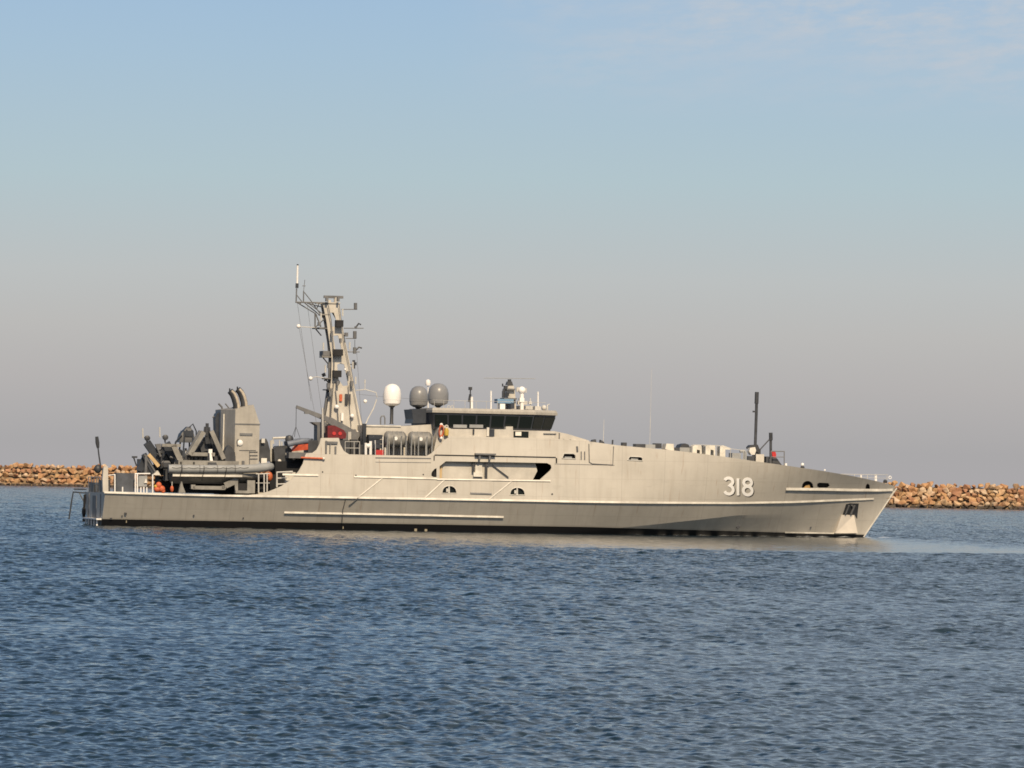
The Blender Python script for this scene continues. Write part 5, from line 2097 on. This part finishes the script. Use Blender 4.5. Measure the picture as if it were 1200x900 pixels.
# ------------------------------------------------------------------ boats carried on deck
def rhib(name, label, cat, x0, x1, yc, half, zc, rt, arch, group=None):
    """rigid inflatable: hull, tube collar, console, engines; bow towards +x"""
    t_ = thing(name, label, cat, (x0, yc, zc - 1.1), group)
    n = 18
    path = []
    for i in range(n + 1):
        u = i / n
        path.append(Vector((x0 + (x1 - x0 - 2.0) * u, yc - half, zc + 0.10 * u * u)))
    for i in range(1, 14):
        a = math.pi * i / 14
        path.append(Vector((x1 - 2.0 + (2.0 - rt) * math.sin(a) ** 0.8, yc - half * math.cos(a), zc + 0.10 + 0.18 * math.sin(a))))
    for i in range(n + 1):
        u = 1 - i / n
        path.append(Vector((x0 + (x1 - x0 - 2.0) * u, yc + half, zc + 0.10 * u * u)))
    mb = MB()
    mb.tube(path, rt, 12)
    tb = part(mb, 'tube_collar', 'tube', t_)
    mb = MB()
    for i in (3, 7, 11, 15, len(path) - 4, len(path) - 8, len(path) - 12):
        d = (path[i + 1] - path[i]).normalized()
        mb.tube([path[i] - d * 0.035, path[i] + d * 0.035], rt * 1.02, 12)
    part(mb, 'tube_band', 'mid', tb)
    mb = MB()
    gl = []
    for i in range(0, n * 4 + 1):
        u = i / (n * 4)
        gl.append(Vector((x0 + 0.2 + (x1 - x0 - 2.2) * u, yc - half - rt * 0.96, zc + 0.10 * u * u + 0.10 - 0.05 * abs(math.sin(u * math.pi * 9)))))
    mb.tube(gl, 0.02, 5)
    part(mb, 'grab_line', 'black', tb)
    mb = MB()
    mb.box((x0 + 0.2, yc - half + 0.05, zc + rt - 0.06), (x1 - 2.0, yc + half - 0.05, zc + rt + 0.03))
    part(mb, 'deck_cover', 'gear', t_)
    for u in (0.16, 0.44, 0.72):
        mb = MB()
        xx = x0 + (x1 - x0 - 2.0) * u
        mb.tube([(xx, yc - half + 0.1, zc + rt + 0.02), (xx, yc - half - rt * 0.8, zc + rt * 0.66), (xx, yc - half - rt * 1.03, zc), (xx - 0.12, yc - half - rt * 0.4, zc - 0.75)], 0.03, 5)
        part(mb, 'lashing_strap', 'black', t_)
    rings = []
    for i in range(12):
        u = i / 11
        x = x0 + 0.3 + (x1 - x0 - 0.7) * u
        w = (half + 0.05) * (1 - max(0, (u - 0.6) / 0.4) ** 2.2) + 0.02
        kz = zc - 0.98 + 0.62 * max(0, (u - 0.55) / 0.45) ** 2
        rings.append([Vector((x, yc - w, zc - 0.22)), Vector((x, yc - w * 0.93, zc - 0.46)), Vector((x, yc, kz)), Vector((x, yc + w * 0.93, zc - 0.46)), Vector((x, yc + w, zc - 0.22))])
    mb = MB()
    mb.loft(rings)
    hl = part(mb, 'boat_hull', 'gear', t_)
    mb = MB()
    mb.beam((x0 + 0.3, yc - half - 0.02, zc - 0.44), (x1 - 2.4, yc - half - 0.02, zc - 0.40), 0.12, 0.13)
    part(mb, 'spray_rail', 'light', hl)
    mb = MB()
    xm = x0 + (x1 - x0) * 0.42
    mb.loft([[Vector((xm - 0.4, yc - 0.4, zc - 0.2)), Vector((xm + 0.5, yc - 0.4, zc - 0.2)), Vector((xm + 0.5, yc + 0.4, zc - 0.2)), Vector((xm - 0.4, yc + 0.4, zc - 0.2))],
             [Vector((xm - 0.3, yc - 0.35, zc + 0.5)), Vector((xm + 0.25, yc - 0.35, zc + 0.5)), Vector((xm + 0.25, yc + 0.35, zc + 0.5)), Vector((xm - 0.3, yc + 0.35, zc + 0.5))]])
    part(mb, 'console', 'dark', t_)
    for k in (0, 1):
        mb = MB()
        xs = xm - 1.0 - 0.9 * k
        mb.box((xs - 0.3, yc - 0.25, zc - 0.2), (xs + 0.3, yc + 0.25, zc + 0.18))
        mb.box((xs - 0.32, yc - 0.22, zc + 0.18), (xs - 0.22, yc + 0.22, zc + 0.5))
        part(mb, 'seat', 'black', t_)
    for k in (-0.45, 0.45):
        mb = MB()
        mb.loft([[Vector((x0 - 0.28, yc + k - 0.18, zc + 0.1)), Vector((x0 + 0.22, yc + k - 0.18, zc + 0.1)), Vector((x0 + 0.22, yc + k + 0.18, zc + 0.1)), Vector((x0 - 0.28, yc + k + 0.18, zc + 0.1))],
                 [Vector((x0 - 0.3, yc + k - 0.18, zc + 0.42)), Vector((x0 + 0.2, yc + k - 0.18, zc + 0.42)), Vector((x0 + 0.2, yc + k + 0.18, zc + 0.42)), Vector((x0 - 0.3, yc + k + 0.18, zc + 0.42))],
                 [Vector((x0 - 0.2, yc + k - 0.12, zc + 0.55)), Vector((x0 + 0.1, yc + k - 0.12, zc + 0.55)), Vector((x0 + 0.1, yc + k + 0.12, zc + 0.55)), Vector((x0 - 0.2, yc + k + 0.12, zc + 0.55))]])
        mb.box((x0 - 0.12, yc + k - 0.06, zc - 0.8), (x0 + 0.08, yc + k + 0.06, zc + 0.1))
        part(mb, 'outboard_motor', 'dark', t_)
    if arch:
        mb = MB()
        xr = x0 + 1.4
        for sx in (0.0, 0.75):
            mb.tube([(xr + sx, yc - 0.85, zc), (xr + sx * 0.8 + 0.1, yc - 0.75, zc + 1.3), (xr + 0.3 + sx * 0.5, yc - 0.5, zc + 1.75), (xr + 0.3 + sx * 0.5, yc + 0.5, zc + 1.75),
                     (xr + sx * 0.8 + 0.1, yc + 0.75, zc + 1.3), (xr + sx, yc + 0.85, zc)], 0.06, 6)
        mb.box((xr + 0.05, yc - 0.7, zc + 1.3), (xr + 0.75, yc + 0.7, zc + 1.72))
        mb.loft([[Vector((xr - 0.25, yc - 0.7, zc + 0.9)), Vector((xr + 0.95, yc - 0.7, zc + 0.9)), Vector((xr + 0.95, yc + 0.7, zc + 0.9)), Vector((xr - 0.25, yc + 0.7, zc + 0.9))],
                 [Vector((xr - 0.1, yc - 0.6, zc + 1.5)), Vector((xr + 0.8, yc - 0.6, zc + 1.5)), Vector((xr + 0.8, yc + 0.6, zc + 1.5)), Vector((xr - 0.1, yc + 0.6, zc + 1.5))],
                 [Vector((xr + 0.35, yc - 0.3, zc + 2.0)), Vector((xr + 0.6, yc - 0.3, zc + 2.0)), Vector((xr + 0.6, yc + 0.3, zc + 2.0)), Vector((xr + 0.35, yc + 0.3, zc + 2.0))]])
        mb.tube([(xr + 0.45, yc - 0.3, zc + 1.9), (xr + 0.75, yc - 0.3, zc + 2.2), (xr + 1.0, yc - 0.3, zc + 1.7), (xr + 1.0, yc - 0.3, zc + 1.0)], 0.05, 6)
        mb.tube([(xr - 0.1, yc - 0.7, zc + 1.4), (xr - 0.5, yc - 0.7, zc + 0.9), (xr - 0.62, yc - 0.7, zc + 0.2)], 0.07, 6)
        part(mb, 'roll_bar', 'navy', t_)
    return t_


q0, q1 = L(197.5, 549.4, -4.35), L(321.5, 547.0, -3.4)
rhib('rigid_inflatable_boat', 'grey rigid inflatable boat with pale spray rail, stowed on the near side below the funnel', 'boat',
     q0.x, q1.x, -3.35, 0.92, q0.z, 0.29, False, 'boats carried by the ship')
p0 = L(212, 545, 2.6)
rhib('rigid_inflatable_boat', 'inflatable boat with dark roll bar, mostly hidden behind the davits aft of the funnel', 'boat',
     p0.x - 1.35, p0.x + 5.8, 3.0, 0.92, L(212, 533.5, 2.6).z, 0.29, True, 'boats carried by the ship')

# small boat slung under the crane
ql, qr = L(333.5, 522, -2.2), L(363, 520, -2.2)
zc = L(348, 520, -2.2).z
tnd = thing('small_tender', 'small grey inflatable tender with orange bottom slung under the crane hook', 'boat', ((ql.x + qr.x) / 2, -2.2, L(348, 530, -2.2).z), 'boats carried by the ship')
mb = MB()
pth = []
for i in range(7):
    pth.append(Vector((ql.x + 0.1 + (qr.x - ql.x - 0.7) * i / 6, -2.75, zc + 0.04 * i - 0.05)))
for i in range(1, 8):
    a = math.pi * i / 8
    pth.append(Vector((qr.x - 0.6 + 0.5 * math.sin(a), -2.2 - 0.55 * math.cos(a), zc + 0.2)))
for i in range(7):
    pth.append(Vector((qr.x - 0.6 - (qr.x - ql.x - 0.7) * i / 6, -1.65, zc + 0.2 - 0.04 * i)))
mb.tube(pth, 0.21, 10)
part(mb, 'tube_collar', paint('blue grey tube', (0.14, 0.16, 0.20), var=0.15), tnd)
mb = MB()
a, c = L(343, 529, -2.85), L(362, 520, -2.85)
mb.loft([[Vector((a.x, -2.85, a.z)), Vector((a.x, -1.6, a.z)), Vector((a.x + 0.4, -1.6, c.z - 0.1)), Vector((a.x + 0.4, -2.85, c.z - 0.1))],
         [Vector((c.x, -2.75, a.z + 0.15)), Vector((c.x, -1.7, a.z + 0.15)), Vector((c.x, -1.7, c.z)), Vector((c.x, -2.75, c.z))]])
part(mb, 'boat_hull', paint('red orange boat bottom', (0.42, 0.07, 0.03), var=0.3, scale=3), tnd)
mb = MB()
mb.lathe(L(339, 514.6, -2.2), [(0.10, -0.3), (0.27, -0.2), (0.30, 0.05), (0.22, 0.22), (0.05, 0.28)], 12)
mb.prod([(338.5, 518), (337.5, 528)], -2.2, 0.07)
part(mb, 'outboard_motor', 'dark', tnd)

# ------------------------------------------------------------------ life-raft canisters on the boat deck
def canister(px0, px1, pyt, pyb, label):
    yc = -3.9
    a, c = L(px0, pyb, yc), L(px1, pyt, yc)
    r = (c.z - a.z) / 2 * 0.88
    ctr = Vector(((a.x + c.x) / 2, yc, (a.z + c.z) / 2))
    h = (c.x - a.x) / 2
    t_ = thing('life_raft_canister', label, 'life raft', (ctr.x, yc, 5.06), 'life raft canisters on the boat deck')
    mb = MB()
    mb.lathe(ctr, [(r * 0.35, -h), (r * 0.8, -h * 0.93), (r, -h * 0.78), (r, h * 0.78), (r * 0.8, h * 0.93), (r * 0.35, h)], 20, 'x')
    cn_ = part(mb, 'canister', 'raft', t_)
    mb = MB()
    for k in (-0.62, -0.2, 0.2, 0.62):
        mb.lathe(ctr + Vector((k * h, 0, 0)), [(r * 1.03, -0.03), (r * 1.03, 0.03)], 20, 'x')
    part(mb, 'strap', 'gear', cn_)
    mb = MB()
    for k in (-0.85, -0.25, 0.45, 0.9):
        x = ctr.x + k * h
        for yy in (-0.52, 0.42):
            mb.tube([(x, yc + yy, 5.06), (x, yc + yy * 1.05, ctr.z - 0.1), (x, yc + yy * 1.25, ctr.z + 0.25)], 0.045, 6)
        mb.beam((x, yc - 0.45, ctr.z - r * 0.9), (x, yc + 0.45, ctr.z - r * 0.9), 0.1, 0.1)
    part(mb, 'cradle', 'tube', t_)
    mb = MB()
    mb.lathe(ctr + Vector((-0.05, -r * 0.95, 0.05)), [(0.13, 0.03), (0.13, -0.03)], 10, 'y')
    part(mb, 'label_plate', 'white', cn_)


canister(450, 475.5, 504.5, 525, 'grey life raft canister nearer the mast, beside the dark stacked rack')
canister(478, 506, 505, 526, 'grey life raft canister nearer the bridge, beside the orange lifebuoy')

# ------------------------------------------------------------------ loose bright gear
q = L(517, 505.5, -4.35)
lb = thing('lifebuoy', 'orange lifebuoy hung at the aft end of the bridge wing', 'lifebuoy', (q.x, -4.35, q.z - 0.5))
mb = MB()
vec = MB()
mb.torus((0, 0, 0), 0.31, 0.085, 'x', 24, 8)
rot = Matrix.Rotation(R(-62), 3, 'Z') @ Matrix.Rotation(R(8), 3, 'Y')
mb.v = [rot @ v_ for v_ in mb.v]
mb.v = [Vector((v_.x * 0.62, v_.y, v_.z * 1.3)) + q for v_ in mb.v]
part(mb, 'ring', 'orange', lb)
mb = MB()
for s_ in (-0.46, 0.46):
    mb.ball(Vector((q.x, q.y, q.z + s_ * 1.0)), 0.115)
part(mb, 'reflective_band', 'white', lb)
q = L(523.2, 506.5, -4.35)
yb = thing('rescue_sling', 'yellow rescue sling bag hanging beside the orange lifebuoy', 'rescue gear', (q.x, -4.35, q.z - 0.3))
mb = MB()
mb.lathe(q, [(0.08, -0.28), (0.15, -0.22), (0.17, 0.1), (0.10, 0.28)], 12)
part(mb, 'bag', 'yellow', yb)
mb = MB()
mb.torus(q + Vector((0, 0, 0.38)), 0.10, 0.035, 'y', 12, 6)
part(mb, 'strap', 'light', yb)
q = LH(365, 536.6)
ro = thing('rescue_pole', 'orange rescue pole lying along the top edge of the aft bulwark sweep', 'pole', (q.x, q.y - 0.1, q.z))
mb = MB()
mb.tube([L(352.5, 536.2, q.y - 0.12), L(378, 537.3, q.y - 0.12)], 0.06, 8)
part(mb, 'shaft', 'orange', ro)
mb = MB()
mb.ball(L(379.3, 537.4, q.y - 0.12), 0.10)
part(mb, 'float', 'light', ro)
q = L(187, 577, -4.0)
hp_ = thing('life_jacket_heap', 'heap of orange life jackets on the aft deck behind the white rail', 'life jackets', (q.x, -4.0, q.z))
for k, (px, py, s_) in enumerate(((184, 573.5, 0.24), (189.5, 573, 0.25), (186, 568.5, 0.22), (182.5, 570, 0.15), (191, 575.5, 0.17))):
    mb = MB()
    mb.ball(L(px, py, -4.0), s_, 12, (0.95, 0.8, 0.8 + 0.12 * (k % 3)))
    part(mb, 'life_jacket', 'orange' if k != 3 else 'yellow', hp_)
q = L(201.5, 573, -4.0)
bu = thing('marker_buoy', 'small orange marker buoy in the dark gap aft of the boat cradle', 'buoy', (q.x, -4.0, q.z - 0.2))
mb = MB()
mb.ball(q, 0.16, 12, (0.8, 0.8, 1.4))
part(mb, 'float', 'orange', bu)
mb = MB()
mb.tube([q, q + Vector((0, 0, 0.5))], 0.03, 6)
part(mb, 'stem', 'rail', bu)
q = L(316, 558.5, -3.9)
fb = thing('fender_ball', 'rusty orange fender ball hanging below the bow of the near inflatable boat', 'fender', (q.x, -3.9, q.z - 0.4))
mb = MB()
mb.ball(q, 0.26, 14, (0.8, 0.8, 1.25))
part(mb, 'float', paint('faded orange fender', (0.45, 0.11, 0.04), var=0.25, scale=5), fb)
mb = MB()
mb.tube([q + Vector((0, 0, 0.3)), q + Vector((0, 0, 0.8))], 0.03, 6)
part(mb, 'lanyard', 'dark', fb)
